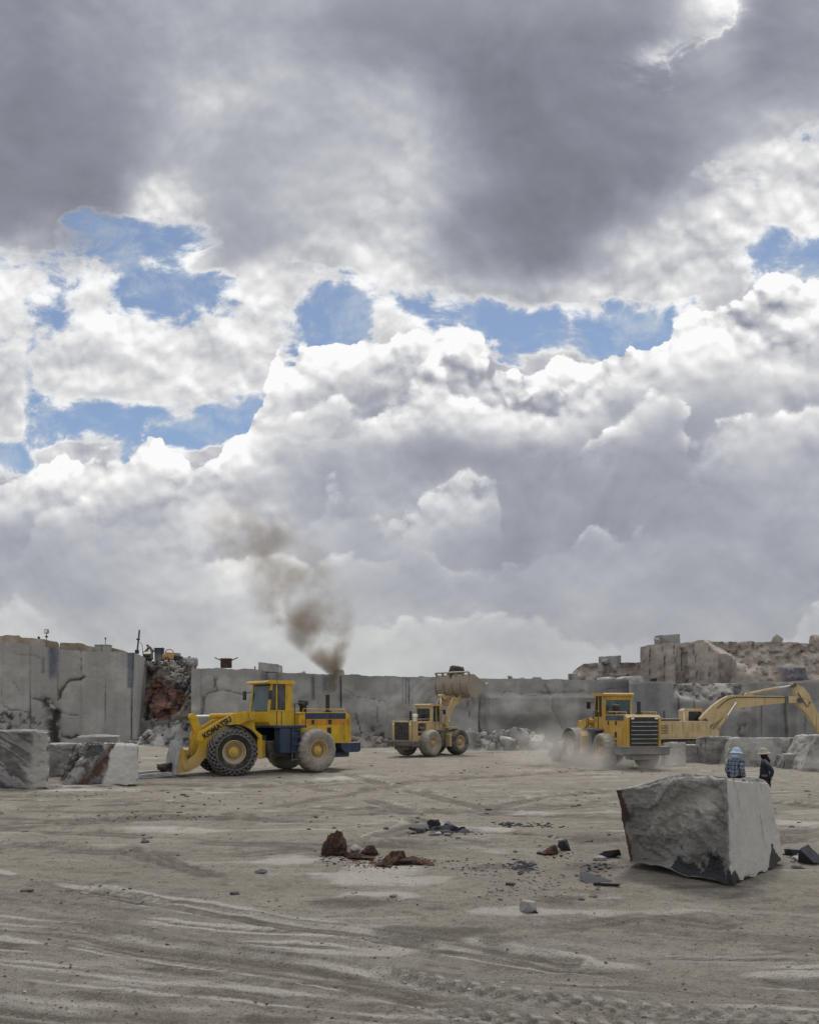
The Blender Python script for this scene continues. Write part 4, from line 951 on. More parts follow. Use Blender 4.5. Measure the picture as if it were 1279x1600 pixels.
def loader(name, loc, rz, label, sc=1.0, bend=0.0, arm_up=0.0, tool='bucket', tool_rot=0.0, chain=False, C=None, lettering=None, rear='slats', engine_open=False, cab_dx=0.0, hood_top=2.78, stack=(-3.7, 0.0, 3.62), wr=1.02, wheelbase=4.08, track=1.22, near_rails=True, cab_w=0.8, cab_top=4.05, cab_len=1.5, bucket_sc=1.0, tyre_w=0.78, bucket_w=1.55, tower=2.80, arm_dx=0.0):
    C = C or {}; body, trim, rail, fr_t, re_t, rimc = C['body'], C['trim'], C['rail'], C['front_tyre'], C['rear_tyre'], C['rim']
    root = empty(name, (loc[0], loc[1], gz(*loc)), rz); tag(root, label, 'wheel loader')
    MS = Matrix.Scale(sc, 4); MR = MS; MF = MS @ Matrix.Rotation(bend, 4, 'Z'); a = wheelbase/2
    # ------------------------------------------------ rear frame
    mb = MB(MR); mb.box(-4.0, 0.15, -0.5, 0.5, 0.72, 1.45, 0.04); mb.box(-a-0.35, -a+0.35, -track+0.15, track-0.15, wr-0.3, wr+0.22, 0.08); mb.tube([(0.15, 0, 0.7), (0.15, 0, 1.7)], 0.16, 12)
    mb.build('rear_frame', C['chassis'], root)
    ht = hood_top
    hood = [(-1.15, 1.35), (-1.15, ht-0.05), (-1.25, ht), (-3.95, ht-0.02), (-4.15, ht-0.16), (-4.18, 1.30), (-3.0, 1.30), (-2.95, 1.62), (-1.35, 1.62), (-1.3, 1.35)]
    mb = MB(MR)
    if engine_open:
        mb.prism([(-3.3, 1.30), (-3.3, ht), (-4.16, ht-0.03), (-4.18, 1.30)], -0.98, 0.98); mb.box(-3.3, -1.15, -0.90, 0.90, ht-0.22, ht-0.06, 0.03)
        mb.box(-3.3, -1.15, -0.92, 0.92, 1.30, 1.72, 0.03); mb.box(-2.05, -1.15, -0.92, 0.92, 1.72, ht-0.22); 
    else: mb.prism(hood, -0.98, 0.98)
    hd = mb.build('hood', body, root)
    if engine_open:
        mb = MB(MR); mb.box(-3.2, -2.1, -0.6, 0.6, 1.7, ht-0.25, 0.1)
        for s in (-1, 1):
            mb.tube([(-3.1, s*0.75, 1.95), (-2.2, s*0.75, 2.0)], 0.14, 10); mb.tube([(-2.9, s*0.78, 2.35), (-2.3, s*0.78, 2.30)], 0.11, 10); mb.tube([(-2.6, s*0.8, 1.75), (-2.6, s*0.8, 2.5)], 0.06, 8)
        mb.build('engine', M['dark_dusty'], root)
    else:
        for s in (-1, 1):
            mb = MB(MR); mb.box(-3.85, -1.55, s*0.975-0.012, s*0.975+0.012, ht-0.33, ht-0.05); mb.build('hood_stripe', trim, hd)
            mb = MB(MR); mb.box(-4.1, -1.3, s*0.973-0.01, s*0.973+0.01, ht-0.62, ht-0.35); mb.build('hood_band', C['band'], hd)
            for (x0, x1, z0, z1) in ((-3.0, -2.82, ht-0.58, ht-0.36), (-2.0, -1.86, ht-0.58, ht-0.36), (-2.98, -2.76, 1.75, 2.05)):
                mb = MB(MR); mb.box(x0, x1, s*0.985-0.012, s*0.985+0.012, z0, z1)
                for k in range(4): zz = z0+(z1-z0)*(k+0.5)/4; mb.box(x0, x1, s*1.0-0.012, s*1.0+0.012, zz-0.012, zz+0.012)
                mb.build('hood_vent', M['dark'], hd)
            mb = MB(MR); mb.tube([(-3.75, s*1.0, 1.45), (-3.75, s*1.06, 1.5), (-3.75, s*1.06, 2.2), (-3.75, s*1.0, 2.25)], 0.02, 6); mb.build('grab_rail', body, root)
    # rear grille
    mb = MB(MR)
    if rear == 'slats':
        mb.box(-4.235, -4.17, -0.80, 0.80, 1.34, ht-0.14); g = mb.build('rear_grille', M['dark'], root)
        mb = MB(MR)
        for k in range(6): z = 1.50+(ht-1.85)*k/5.2; mb.prism([(-4.23, z-0.008), (-4.285, z-0.032), (-4.285, z-0.012), (-4.23, z+0.014)], -0.74, 0.74)
        mb.build('grille_slat', C['slat'], g)
        for s in (-1, 1):
            mb = MB(MR); mb.box(-4.26, -4.23, s*0.68-0.09, s*0.68+0.09, ht-0.25, ht-0.165); mb.build('rear_light', M['white'], root)
    else:
        mb = MB(MR); mb.box(-4.23, -4.165, -0.74, 0.74, 1.40, ht-0.12); g = mb.build('rear_grille', M['dark'], root)
        mb = MB(MR)
        for k in range(9): y = -0.66+1.32*k/8; mb.box(-4.265, -4.225, y-0.022, y+0.022, 1.42, ht-0.14)
        mb.build('grille_bar', M['dark_dusty'], g)
        for s in (-1, 1):
            mb = MB(MR); mb.box(-4.22, -4.0, s*0.86-0.12, s*0.86+0.12, 1.32, ht+0.04, 0.02); mb.build('grille_post', body, root)
            mb = MB(MR); mb.box(-4.25, -4.2, s*0.86-0.07, s*0.86+0.07, ht-0.35, ht-0.2); mb.build('rear_light', M['white'], root)
    mb = MB(MR); mb.prism([(-4.5, 0.92), (-4.5, 1.30), (-3.35, 1.30), (-3.35, 1.05), (-3.6, 0.85), (-4.35, 0.85)], -1.32, 1.32); mb.box(-4.3, -3.4, -0.7, 0.7, 0.6, 0.9, 0.04)
    mb.build('counterweight', C['bumper'], root)
    mb = MB(MR); mb.lathe([(0.13, 0), (0.13, 0.06), (0.10, 0.07), (0.10, stack[2]-ht-0.04), (0.12, stack[2]-ht-0.03), (0.12, stack[2]-ht), (0.09, stack[2]-ht), (0.085, 0.2)], (stack[0], stack[1], ht), 'z', 16)
    mb.tube([(stack[0], stack[1], ht-0.1), (stack[0], stack[1], ht+0.05)], 0.2, 16); mb.build('exhaust_stack', M['dark'], root)
    mb = MB(MR); mb.lathe([(0.17, -0.1), (0.17, 0.30), (0.24, 0.32), (0.24, 0.5), (0.2, 0.56), (0.001, 0.58)], (-1.75, 0.45, ht), 'z', 18); mb.build('air_intake', M['dark'] if not engine_open else M['white'], root)
    mb = MB(MR)
    for y in (-0.85, 0.85): mb.tube([(-3.9, y, ht), (-3.88, y, ht+0.13), (-1.5, y, ht+0.15), (-1.45, y, ht)], 0.022, 6); mb.tube([(-2.7, y, ht), (-2.7, y, ht+0.14)], 0.02, 6)
    mb.build('hood_rail', body, root)
    # platform, tank and ladder
    pz = 2.18
    mb = MB(MR); mb.box(-1.35, 0.35+cab_dx, -1.34, 1.34, pz-0.12, pz, 0.02); mb.build('platform', trim, root)
    for s in (-1, 1):
        mb = MB(MR); mb.box(-0.98, 0.06, s*1.02-0.26, s*1.02+0.26, 0.92, pz-0.13, 0.05); mb.build('side_tank', trim, root)
        mb = MB(MR)
        for x in (-0.98, -0.55): mb.bar((x, s*1.33, 0.55), (x, s*1.33, pz), 0.05, 0.05)
        for k in range(5): z = 0.62+k*0.34; mb.box(-0.98, -0.55, s*1.33-0.07, s*1.33+0.07, z-0.02, z+0.02)
        mb.build('ladder', trim, root)
        mb = MB(MR); x0, x1 = -1.3, 0.30+cab_dx; y = s*1.3
        mb.tube([(x0, y, pz), (x0, y, pz+0.95), (x0+0.06, y, pz+1.0), (-0.75, y, pz+1.0), (-0.70, y, pz+0.95), (-0.70, y, pz)], 0.022, 6); mb.tube([(x0, y, pz+0.5), (-0.7, y, pz+0.5)], 0.018, 6); mb.build('handrail', rail, root)
        mb = MB(MR)
        if near_rails: mb.tube([(x1-0.25, y, pz), (x1-0.25, y, pz+0.6), (x1, y, pz+0.62), (x1, y, pz)], 0.022, 6); mb.build('handrail', rail, root)
    # cab
    cx0, cx1, zf = -cab_len+0.42+cab_dx, 0.42+cab_dx, pz; zt = cab_top; zg = zf+0.62; w = cab_w
    mb = MB(MR); mb.prism([(cx0, zf), (cx0, zg), (cx1, zg), (cx1, zf+0.15), (cx1-0.1, zf)], -w, w); mb.prism([(cx0-0.32, zf), (cx0-0.26, zg), (cx0, zg+0.06), (cx0, zf)], -w+0.05, w-0.05)
    cb = mb.build('cab', body, root)
    mb = MB(MR)
    for s in (-1, 1):
        mb.bar((cx1-0.04, s*(w-0.05), zg), (cx1-0.20, s*(w-0.05), zt), 0.08, 0.09); mb.box(cx0, cx0+0.36, s*w-0.045-0.02*s, s*w+0.045-0.02*s, zg, zt); mb.box(cx0+0.80, cx0+0.86, s*w-0.03, s*w+0.03, zg, zt)
        mb.box(cx0+0.3, cx1-0.05, s*w-0.03, s*w+0.03, zg, zg+0.06)
    mb.box(cx0, cx0+0.08, -w, w, zt-0.22, zt); mb.box(cx0, cx0+0.08, -w, w, zg, zg+0.12); mb.build('cab_pillar', body, cb)
    mb = MB(MR); mb.prism([(cx0-0.12, zt), (cx0-0.14, zt+0.10), (cx0-0.02, zt+0.17), (cx1+0.02, zt+0.15), (cx1+0.14, zt+0.06), (cx1+0.12, zt)], -w-0.12, w+0.12)
    mb.build('cab_roof', body, cb)
    mb = MB(MR); mb.add([(cx1-0.03, -w+0.1, zg+0.03), (cx1-0.03, w-0.1, zg+0.03), (cx1-0.19, w-0.1, zt-0.02), (cx1-0.19, -w+0.1, zt-0.02)], [(0, 1, 2, 3)]); mb.build('windscreen', C['glass_front'], cb)
    for s in (-1, 1):
        mb = MB(MR); y = s*(w-0.01); mb.add([(cx0+0.36, y, zg+0.06), (cx1-0.08, y, zg+0.06), (cx1-0.20, y, zt), (cx0+0.36, y, zt)], [(0, 1, 2, 3)]); mb.build('side_window', M['glass'], cb)
    mb = MB(MR); mb.add([(cx0+0.03, -w+0.08, zg+0.12), (cx0+0.03, w-0.08, zg+0.12), (cx0+0.03, w-0.08, zt-0.22), (cx0+0.03, -w+0.08, zt-0.22)], [(0, 1, 2, 3)]); mb.build('rear_window', C['glass_rear'], cb)
    mb = MB(MR); mb.box(cx0+0.30, cx0+0.85, -0.28, 0.28, zg-0.15, zg+0.05, 0.05); mb.box(cx0+0.22, cx0+0.38, -0.27, 0.27, zg, zg+0.72, 0.05); mb.build('seat', M['dark'], cb)
    mb = MB(MR); mb.tube([(cx1-0.25, 0, zg-0.1), (cx1-0.45, 0, zg+0.22)], 0.04, 8); mb.tube([(cx1-0.45+0.1*math.sin(t*math.pi/8), 0.2*math.cos(t*math.pi/8), zg+0.25+0.1*math.sin(t*math.pi/8)) for t in range(17)], 0.02, 6); mb.build('steering_wheel', M['dark'], cb)
    for s in (-1, 1):
        mb = MB(MR); mb.tube([(cx1-0.1, s*w, zt-0.35), (cx1+0.1, s*(w+0.3), zt-0.4)], 0.02, 6); mb.box(cx1+0.06, cx1+0.13, s*(w+0.3)-0.12, s*(w+0.3)+0.12, zt-0.72, zt-0.30, 0.02); mb.build('mirror', M['dark'], cb)
    # ------------------------------------------------ front frame
    mb = MB(MF); mb.box(0.15, 2.75, -0.48, 0.48, 0.68, 1.5, 0.05); mb.box(a-0.35, a+0.35, -track+0.15, track-0.15, wr-0.3, wr+0.22, 0.08)
    for s in (-1, 1): mb.prism([(0.55, 1.3), (0.75, tower-0.25), (0.95, tower), (1.22, tower), (1.42, tower-0.3), (2.0, 1.75), (2.75, 1.45), (2.75, 0.9), (0.55, 0.75)], s*0.52-0.06, s*0.52+0.06)
    mb.box(0.7, 1.35, -0.5, 0.5, 1.45, 2.2, 0.03); mb.build('front_frame', body, root)
    for s in (-1, 1):
        pts = arc_pts(a, wr, wr*1.16, 28, 152, 12); pin = arc_pts(a, wr, wr*1.13, 28, 152, 12)
        mb = MB(MF); mb.prism((pts[5:] if C.get('half_fender', True) else pts)+(pin[5:] if C.get('half_fender', True) else pin)[::-1], s*(track-0.40), s*(track+0.42)) if not C.get('flat_fender') else mb.prism([(a-1.25, wr*2.02), (a-1.2, wr*2.12), (a-0.35, wr*2.16), (a-0.3, wr*2.08)], s*(track-0.45), s*(track+0.48)); mb.build('front_fender', C['fender'], root)
        mb = MB(MF); mb.prism([(0.62, 0.75), (0.62, 1.75), (0.95, 2.02), (1.02, 1.9), (0.82, 1.6), (0.86, 0.75)], s*(track+0.02)-0.28, s*(track+0.02)+0.22); mb.build('step_panel', body, root)
    # ------------------------------------------------ arms, rotated about their pivot
    piv = Vector((1.06, 0, 2.60))
    MA = MF @ Matrix.Translation((arm_dx, 0, 0)) @ Matrix.Translation(piv) @ Matrix.Rotation(-arm_up, 4, 'Y') @ Matrix.Translation(-piv)
    arm = [(0.88, 2.48), (0.86, 2.66), (1.0, 2.82), (1.25, 2.82), (2.0, 2.68), (2.6, 2.36), (3.15, 2.02), (3.42, 1.90), (3.50, 1.62), (3.42, 1.30), (3.55, 0.95), (4.0, 0.62), (4.16, 0.42), (4.08, 0.24), (3.85, 0.20), (3.45, 0.42), (3.1, 0.86), (2.85, 1.40), (2.45, 1.78), (1.95, 2.08), (1.25, 2.40), (1.05, 2.40)]
    am = None
    for s in (-1, 1):
        mb = MB(MA); mb.prism(arm, s*0.74-0.075, s*0.74+0.075)
        for (x, z, r_) in ((1.06, 2.60, 0.17), (4.0, 0.42, 0.15), (3.38, 1.60, 0.12)): mb.tube([(x, s*0.63, z), (x, s*0.87, z)], r_, 16)
        am = mb.build('lift_arm', C['arm'], root)
        if lettering and s == 1:
            me = text_mesh(lettering, 0.31, 0.008, 0.014)
            d = Vector((-1.30, 0, 0.86)).normalized(); u = Vector((0, 0, 1)); u = (u-d*u.dot(d)).normalized(); n_ = d.cross(u)
            T = Matrix(((d.x, u.x, n_.x, 2.64), (d.y, u.y, n_.y, 0.828), (d.z, u.z, n_.z, 2.09), (0, 0, 0, 1)))
            me.transform(MA @ T); me.materials.clear(); me.materials.append(M['dark']); lo = bpy.data.objects.new('lettering', me); COL.objects.link(lo); lo.parent = am
    mb = MB(MA); mb.box(2.75, 3.25, -0.68, 0.68, 1.30, 1.72, 0.06); mb.tube([(4.0, -0.9, 0.42), (4.0, 0.9, 0.42)], 0.09, 12); mb.build('arm_crossbeam', C['arm'], root)
    bell_t, bell_b = (3.55, 2.58), (3.62, 0.95)
    mb = MB(MA)
    for s in (-1, 1): mb.prism([(3.08, 1.62), (3.12, 1.86), (3.40, 2.62), (3.52, 2.72), (3.66, 2.66), (3.70, 2.52), (3.48, 1.85), (3.70, 1.02), (3.66, 0.86), (3.52, 0.84), (3.3, 1.2)], s*0.16-0.05, s*0.16+0.05)
    mb.tube([(bell_t[0], -0.25, bell_t[1]), (bell_t[0], 0.25, bell_t[1])], 0.14, 14); mb.build('bellcrank', C['arm'], root)
    b0 = (Matrix.Translation(piv) @ Matrix.Rotation(arm_up, 4, 'Y') @ Matrix.Translation(-piv)) @ Vector((1.18, 0, 2.62)); b1 = Vector((bell_t[0], 0, bell_t[1])); mid = b1.lerp(b0, 0.36)
    mb = MB(MA); mb.tube([b1, mid], 0.062, 12); tr = mb.build('tilt_rod', M['chrome'], root)
    mb = MB(MA); mb.tube([mid+(b1-mid).normalized()*0.1, mid, b0], [0.10, 0.125, 0.125], 14); mb.build('tilt_cylinder', body, root)
    # lift cylinders run between the front frame (fixed) and the arms
    for s in (-1, 1):
        p1 = MA @ Vector((2.45, s*0.60, 1.80)); p0 = MF @ Vector((0.95, s*0.60, 1.05)); q = p0.lerp(p1, 0.62)
        mb = MB(); mb.tube([p0, q], 0.115*sc, 12); mb.build('lift_cylinder', body, root); mb = MB(); mb.tube([q, p1], 0.06*sc, 10); mb.build('lift_rod', M['chrome'], root)
    # ------------------------------------------------ tool
    tp = Vector((4.0, 0, 0.42)); MT = MA @ Matrix.Translation(tp) @ Matrix.Rotation(arm_up-tool_rot, 4, 'Y') @ Matrix.Scale(bucket_sc, 4)
    if tool == 'fork':
        mb = MB(MT); mb.prism([(0.42, -0.30), (0.30, 0.42), (0.10, 1.10), (0.20, 1.12), (0.42, 0.45), (0.55, -0.30)], -1.05, 0.95); fk = mb.build('fork_plate', M['steel'], root)
        mb = MB(MT)
        for y in (-0.7, 0.7): mb.prism([(-0.12, -0.22), (-0.15, 0.15), (0.05, 0.75), (0.18, 0.95), (0.30, 0.42), (0.44, -0.30)], y-0.11, y+0.11)
        mb.prism([(-0.55, 0.45), (-0.5, 0.62), (0.1, 0.75), (0.15, 0.5)], -0.12, 0.12); mb.build('fork_bracket', C['arm'], root)
        for y in (-0.85, 0.72):
            mb = MB(MT); mb.prism([(0.40, -0.33), (0.40, -0.20), (1.2, -0.17), (2.2, -0.20), (2.35, -0.25), (2.2, -0.31), (1.2, -0.33)], y-0.16, y+0.16); mb.build('fork_tine', M['steel'], root)
    else:
        W = bucket_w/bucket_sc; outer = [(1.30, -0.36), (0.30, -0.42)]+arc_pts(0.30, 0.22, 0.62, 268, 130, 9)+[(0.25, 0.95), (0.34, 0.98)]; inner = [(0.38, 0.93)]+arc_pts(0.32, 0.22, 0.55, 130, 268, 9)+[(0.32, -0.34), (1.30, -0.31)]
        mb = MB(MT); mb.prism(outer+inner, -W, W)
        for s in (-1, 1): mb.prism([(1.30, -0.36), (0.30, -0.42)]+arc_pts(0.30, 0.22, 0.62, 268, 130, 9)+[(0.25, 0.95), (0.34, 0.98), (0.62, 0.80)], s*W-0.03, s*W+0.03)
        bk = mb.build('bucket', M['bucket'], root)
        mb = MB(MT)
        for y in (-1.2, -0.6, 0.0, 0.6, 1.2): mb.prism(arc_pts(0.30, 0.22, 0.70, 265, 132, 9)+arc_pts(0.30, 0.22, 0.61, 132, 265, 9), y-0.04, y+0.04)
        mb.build('bucket_rib', M['bucket'], bk)
        mb = MB(MT)
        for y in (-0.62, -0.24, 0.24, 0.62): mb.prism([(-0.12, -0.12), (-0.12, 0.12), (-0.05, 0.62), (0.05, 0.70), (0.0, 0.0), (0.05, -0.25)], y-0.05, y+0.05)
        mb.build('bucket_bracket', M['bucket'], bk)
        mb = MB(MT); mb.box(0.22, 0.30, -W, W, 1.15, 1.22)
        for k in range(6): y = -W+2*W*k/5; mb.box(0.22, 0.30, y-0.05, y+0.05, 0.92, 1.18)
        mb.build('spill_guard', M['bucket'], bk)
        mb = MB(MT)
        for k in range(7): y = -W+0.1+(2*W-0.2)*k/6; mb.prism([(1.25, -0.40), (1.25, -0.28), (1.55, -0.35)], y-0.06, y+0.06)
        mb.build('bucket_tooth', M['steel'], bk)
    # ------------------------------------------------ wheels
    for s in (-1, 1):
        wheel(root, (a, s*track, wr), wr, tyre_w, s, fr_t, rimc, C['hub'], chain, MF, depth=C.get('lug', .035))
        wheel(root, (-a, s*track, wr*0.97), wr*0.97, tyre_w, s, re_t, rimc, C['hub'], False, MR, depth=C.get('lug', .035)*.6)
    return root, MT

CW = dict(body=M['yellow'], trim=M['blue'], rail=M['dark'], band=M['orange'], chassis=M['dark_dusty'], bumper=M['blue'], slat=M['steel'], glass_front=M['glass_teal'], glass_rear=M['glass'], fender=M['blue'], arm=M['yellow'], hub=M['yellow'], rim=M['yellow_pale'], front_tyre=M['rubber_dark'], rear_tyre=M['rubber_dusty'])
# yellow loader: front half heads left and slightly to the camera, rear half bent
rzF, rzR = R(180+27), R(180+42)
def hinge_from_wheel(wpx, wpy, rzh, a, track, sc, fwd, side):
    x, y = gp(wpx, wpy); c, s_ = math.cos(rzh), math.sin(rzh); ox, oy = fwd*a*sc, side*track*sc
    return (x-(ox*c-oy*s_), y-(ox*s_+oy*c))
h1 = hinge_from_wheel(364, 1212, rzF, 1.88, 1.32, 1.0, 1, 1)
L1, MT1 = loader('wheel_loader', h1, rzR, 'bright yellow and blue wheel loader with chained front tyres, black smoke at its exhaust', bend=rzF-rzR, tool='fork', chain=True, C=CW, lettering='KOMATSU', wr=1.04, wheelbase=3.76, cab_len=1.25, cab_dx=-0.05, tool_rot=R(-3), arm_dx=-0.20, stack=(-3.5, 0.0, 3.62))
# ochre loader with a raised bucket
CP = dict(CW, body=M['yellow_pale'], trim=M['dark_dusty'], band=M['yellow_pale'], bumper=M['dark_dusty'], glass_front=M['glass'], fender=M['yellow_pale'], arm=M['yellow_pale'], hub=M['yellow_pale'], front_tyre=M['rubber'], rear_tyre=M['rubber_dusty'], half_fender=False, flat_fender=True, lug=.02)
s2 = 0.76; rz2 = R(90-37)
h2 = hinge_from_wheel(671, 1182, rz2, 2.0, 1.22, s2, -1, -1)
L2, MT2 = loader('wheel_loader', h2, rz2, 'faded ochre wheel loader lifting a rock in its raised bucket, before the centre wall', sc=s2, bend=R(-5), arm_up=R(87), bucket_sc=1.55, bucket_w=1.85, tyre_w=0.98, wr=1.14, tool_rot=R(34), C=CP, rear='bars', engine_open=True, stack=(-3.75, -0.55, 3.75), hood_top=2.95, cab_top=4.2, near_rails=False, wheelbase=3.9, cab_dx=-0.15, cab_w=0.75)
# dusty loader driving away
CD = dict(CW, body=M['yellow_dusty'], trim=M['blue_dusty'], band=M['yellow_dusty'], bumper=M['blue_dusty'], slat=M['steel'], fender=M['blue_dusty'], arm=M['yellow_dusty'], hub=M['yellow_pale'], glass_rear=M['glass_teal'], front_tyre=M['rubber_dark'], rear_tyre=M['rubber_dusty'], half_fender=False)
s3 = 0.91; rz3 = R(90+11)
h3 = hinge_from_wheel(944, 1199, rz3, 2.04, 1.25, s3, -1, 1)
L3, _ = loader('wheel_loader', h3, rz3, 'dust-covered yellow wheel loader seen from behind, driving through a dust cloud', sc=s3, bend=R(3), C=CD, hood_top=3.0, stack=(-2.4, -0.6, 3.7), tool_rot=R(20), arm_up=R(-2), tower=2.5)
# rock in the raised bucket
p = L2.matrix_basis @ (MT2 @ Vector((0.40, 0.1, 0.32)))
rock('boulder', p.x, p.y, (1.25, 1.0, 1.25), 301, 'rock_dark', rz=0.4, z=p.z, label='dark brown rock lying in the raised bucket of the ochre loader', cat='boulder', sink=0.0, rough=0.1)

p = L1.matrix_basis @ (MT1 @ Vector((0.72, 0.25, -0.22)))
rock('earth_clod', p.x, p.y, (.75, .6, .42), 302, 'rock_dark', rz=0.9, z=p.z, label='dark earth clod lying on the fork of the yellow loader, against its plate', cat='earth clod', sink=0.0, rough=0.16, k=4)

# ================================================================== excavator
def excavator(X, Y, label):
    root = empty('excavator', (X, Y, 0.0), 0.0); tag(root, label, 'excavator'); B = M['cream']
    for y in (-1.35, 1.35):
        mb = MB(); pr = [(-2.0, 0.0), (1.9, 0.0), (2.25, 0.18), (2.35, 0.48), (2.15, 0.82), (1.8, 0.92), (-1.9, 0.92), (-2.25, 0.78), (-2.4, 0.45), (-2.3, 0.15)]
        mb.prism(pr, y-0.3, y+0.3)
        for k in range(22): x = -2.2+4.4*k/21; mb.box(x-0.03, x+0.03, y-0.32, y+0.32, 0.90, 0.955); mb.box(x-0.03, x+0.03, y-0.32, y+0.32, -0.03, 0.02)
        mb.build('track', M['dark_dusty'], root)
    mb = MB(); mb.box(-1.1, 1.1, -1.1, 1.1, 0.45, 0.85, 0.05); mb.tube([(0, 0, 0.8), (0, 0, 1.1)], 0.75, 24); mb.build('undercarriage', M['dark_dusty'], root)
    mb = MB(); mb.prism([(-2.75, 1.05), (-2.85, 1.3), (-2.85, 2.12), (-2.7, 2.2), (0.75, 2.2), (0.75, 1.72), (1.35, 1.62), (1.35, 1.05)], -1.45, 1.45); hs = mb.build('engine_house', B, root)
    mb = MB()
    for (x0, x1) in ((-2.6, -1.75), (-1.68, -0.95), (-0.88, 0.1)): mb.box(x0, x1, -1.475, -1.448, 1.18, 2.1)
    mb.build('side_door', B, hs)
    mb = MB()
    for k in range(6): z = 1.4+0.1*k; mb.box(-2.5, -1.95, -1.49, -1.47, z, z+0.04)
    mb.build('side_vent', M['dark_dusty'], hs)
    mb = MB(); mb.box(-2.4, -0.9, -0.7, 0.9, 2.2, 2.38, 0.05); mb.tube([(-1.6, 0.5, 2.3), (-1.6, 0.5, 2.9)], 0.08, 10); mb.build('engine_cover', M['dark_dusty'], root)
    # cab on the far (left) side
    mb = MB(); mb.prism([(-0.35, 1.1), (-0.35, 2.9), (-0.15, 3.05), (0.9, 3.05), (1.35, 2.2), (1.35, 1.1)], 0.5, 1.45); cb = mb.build('cab', B, root)
    mb = MB(); mb.prism([(0.02, 2.1), (0.05, 2.85), (0.85, 2.85), (1.18, 2.1)], 0.485, 0.50); mb.build('cab_window', M['glass'], cb)
    mb = MB(); mb.prism([(-0.3, 2.2), (-0.32, 2.85), (-0.25, 2.85), (-0.2, 2.2)], 0.46, 0.50); mb.build('window_frame', M['white'], cb)
    mb = MB(); mb.add([(0.93, 0.58, 3.0), (0.93, 1.38, 3.0), (1.37, 1.38, 2.18), (1.37, 0.58, 2.18)], [(0, 1, 2, 3)]); mb.build('windscreen', M['glass'], cb)
    # boom and stick, side by side with the cab; outline read off the photo, 23.7 px to the metre
    f = lambda px, py: ((px-639.5)/1280*Y-X, CAM_H-(py-1115)/1280*Y)
    q = lambda cx, cy: f(1020+cx/4.94, 1040+cy/4.94)
    boom = [q(*p) for p in [(352, 410), (385, 372), (450, 310), (520, 258), (565, 236), (625, 226), (800, 231), (1010, 236), (1080, 237), (1118, 250), (1122, 275), (1085, 288), (1000, 288), (800, 309), (660, 327), (610, 345), (560, 385), (480, 432), (405, 470), (375, 455)]]
    mb = MB(); mb.prism(boom, -0.22, 0.22); bo = mb.build('boom', B, root)
    mb = MB(); pts = [q(1000, 236), q(1030, 236), q(1030, 288), q(1000, 288)]; mb.prism(pts, -0.225, 0.225); mb.build('boom_patch', M['dark_dusty'], bo)
    stick = [q(*p) for p in [(1072, 158), (1100, 148), (1150, 168), (1196, 230), (1216, 285), (1290, 415), (1420, 640), (1440, 690), (1405, 690), (1365, 645), (1262, 515), (1175, 375), (1105, 300), (1090, 270), (1095, 235)]]
    mb = MB(); mb.prism(stick, -0.2, 0.2); st = mb.build('stick', B, root)
    mb = MB()
    for c_, r_ in ((q(1118, 268), 0.2), (q(1072, 152), 0.14), (q(385, 430), 0.2)): mb.tube([(c_[0], -0.32, c_[1]), (c_[0], 0.32, c_[1])], r_, 14)
    mb.build('pivot_pin', M['dark_dusty'], root)
    def cyl(a_, m_, b_, ys, r1):
        for y in ys:
            mb = MB(); mb.tube([(q(*a_)[0], y, q(*a_)[1]), (q(*m_)[0], y, q(*m_)[1])], r1, 12); c1 = mb.build('cylinder', B, root)
            mb = MB(); mb.tube([(q(*m_)[0], y, q(*m_)[1]), (q(*b_)[0], y, q(*b_)[1])], r1*0.55, 10); mb.build('cylinder_rod', M['chrome'], c1)
    cyl((725, 218), (968, 170), (1074, 152), (0.0,), 0.095); cyl((455, 515), (555, 385), (622, 285), (-0.38, 0.38), 0.11); cyl((1130, 200), (1210, 290), (1300, 430), (0.0,), 0.06)
    mb = MB(); a_, b_ = q(700, 222), q(760, 226); mb.prism([q(700, 230), q(715, 206), q(745, 206), q(770, 232)], -0.12, 0.12); mb.build('cylinder_bracket', B, root)
    mb = MB(); mb.tube([(*q(1100, 210)[:1], -0.25, q(1100, 210)[1]), (q(1170, 320)[0], -0.3, q(1170, 320)[1]), (q(1200, 280)[0], -0.25, q(1200, 280)[1])], 0.03, 6)
    pl = [q(480, 330), q(560, 262), q(620, 244), (q(800, 244)[0], q(800, 244)[1]), q(1000, 246)]; mb.tube([(x, -0.25, z) for x, z in pl], 0.03, 6); mb.build('hydraulic_hose', M['dark'], root)
    # bucket, just outside the frame
    ex, ez = q(1415, 660); mb = MB(Matrix.Translation((ex, 0, ez)) @ Matrix.Rotation(R(60), 4, 'Y'))
    mb.prism([(0.1, 0.1), (-0.4, 0.5), (-0.3, 1.1), (0.3, 1.4), (1.0, 1.2), (0.95, 1.12), (0.35, 1.28), (-0.2, 1.0), (-0.28, 0.55), (0.15, 0.2)], -0.7, 0.7)
    for s in (-1, 1): mb.prism([(0.1, 0.1), (-0.4, 0.5), (-0.3, 1.1), (0.3, 1.4), (1.0, 1.2)], s*0.7-0.03, s*0.7+0.03)
    mb.build('bucket', M['bucket'], root)
    return root
EXY = 54.5
excavator((1078-639.5)/1280*EXY, EXY, 'faded yellow crawler excavator reaching its boom to the right, behind the stone blocks')

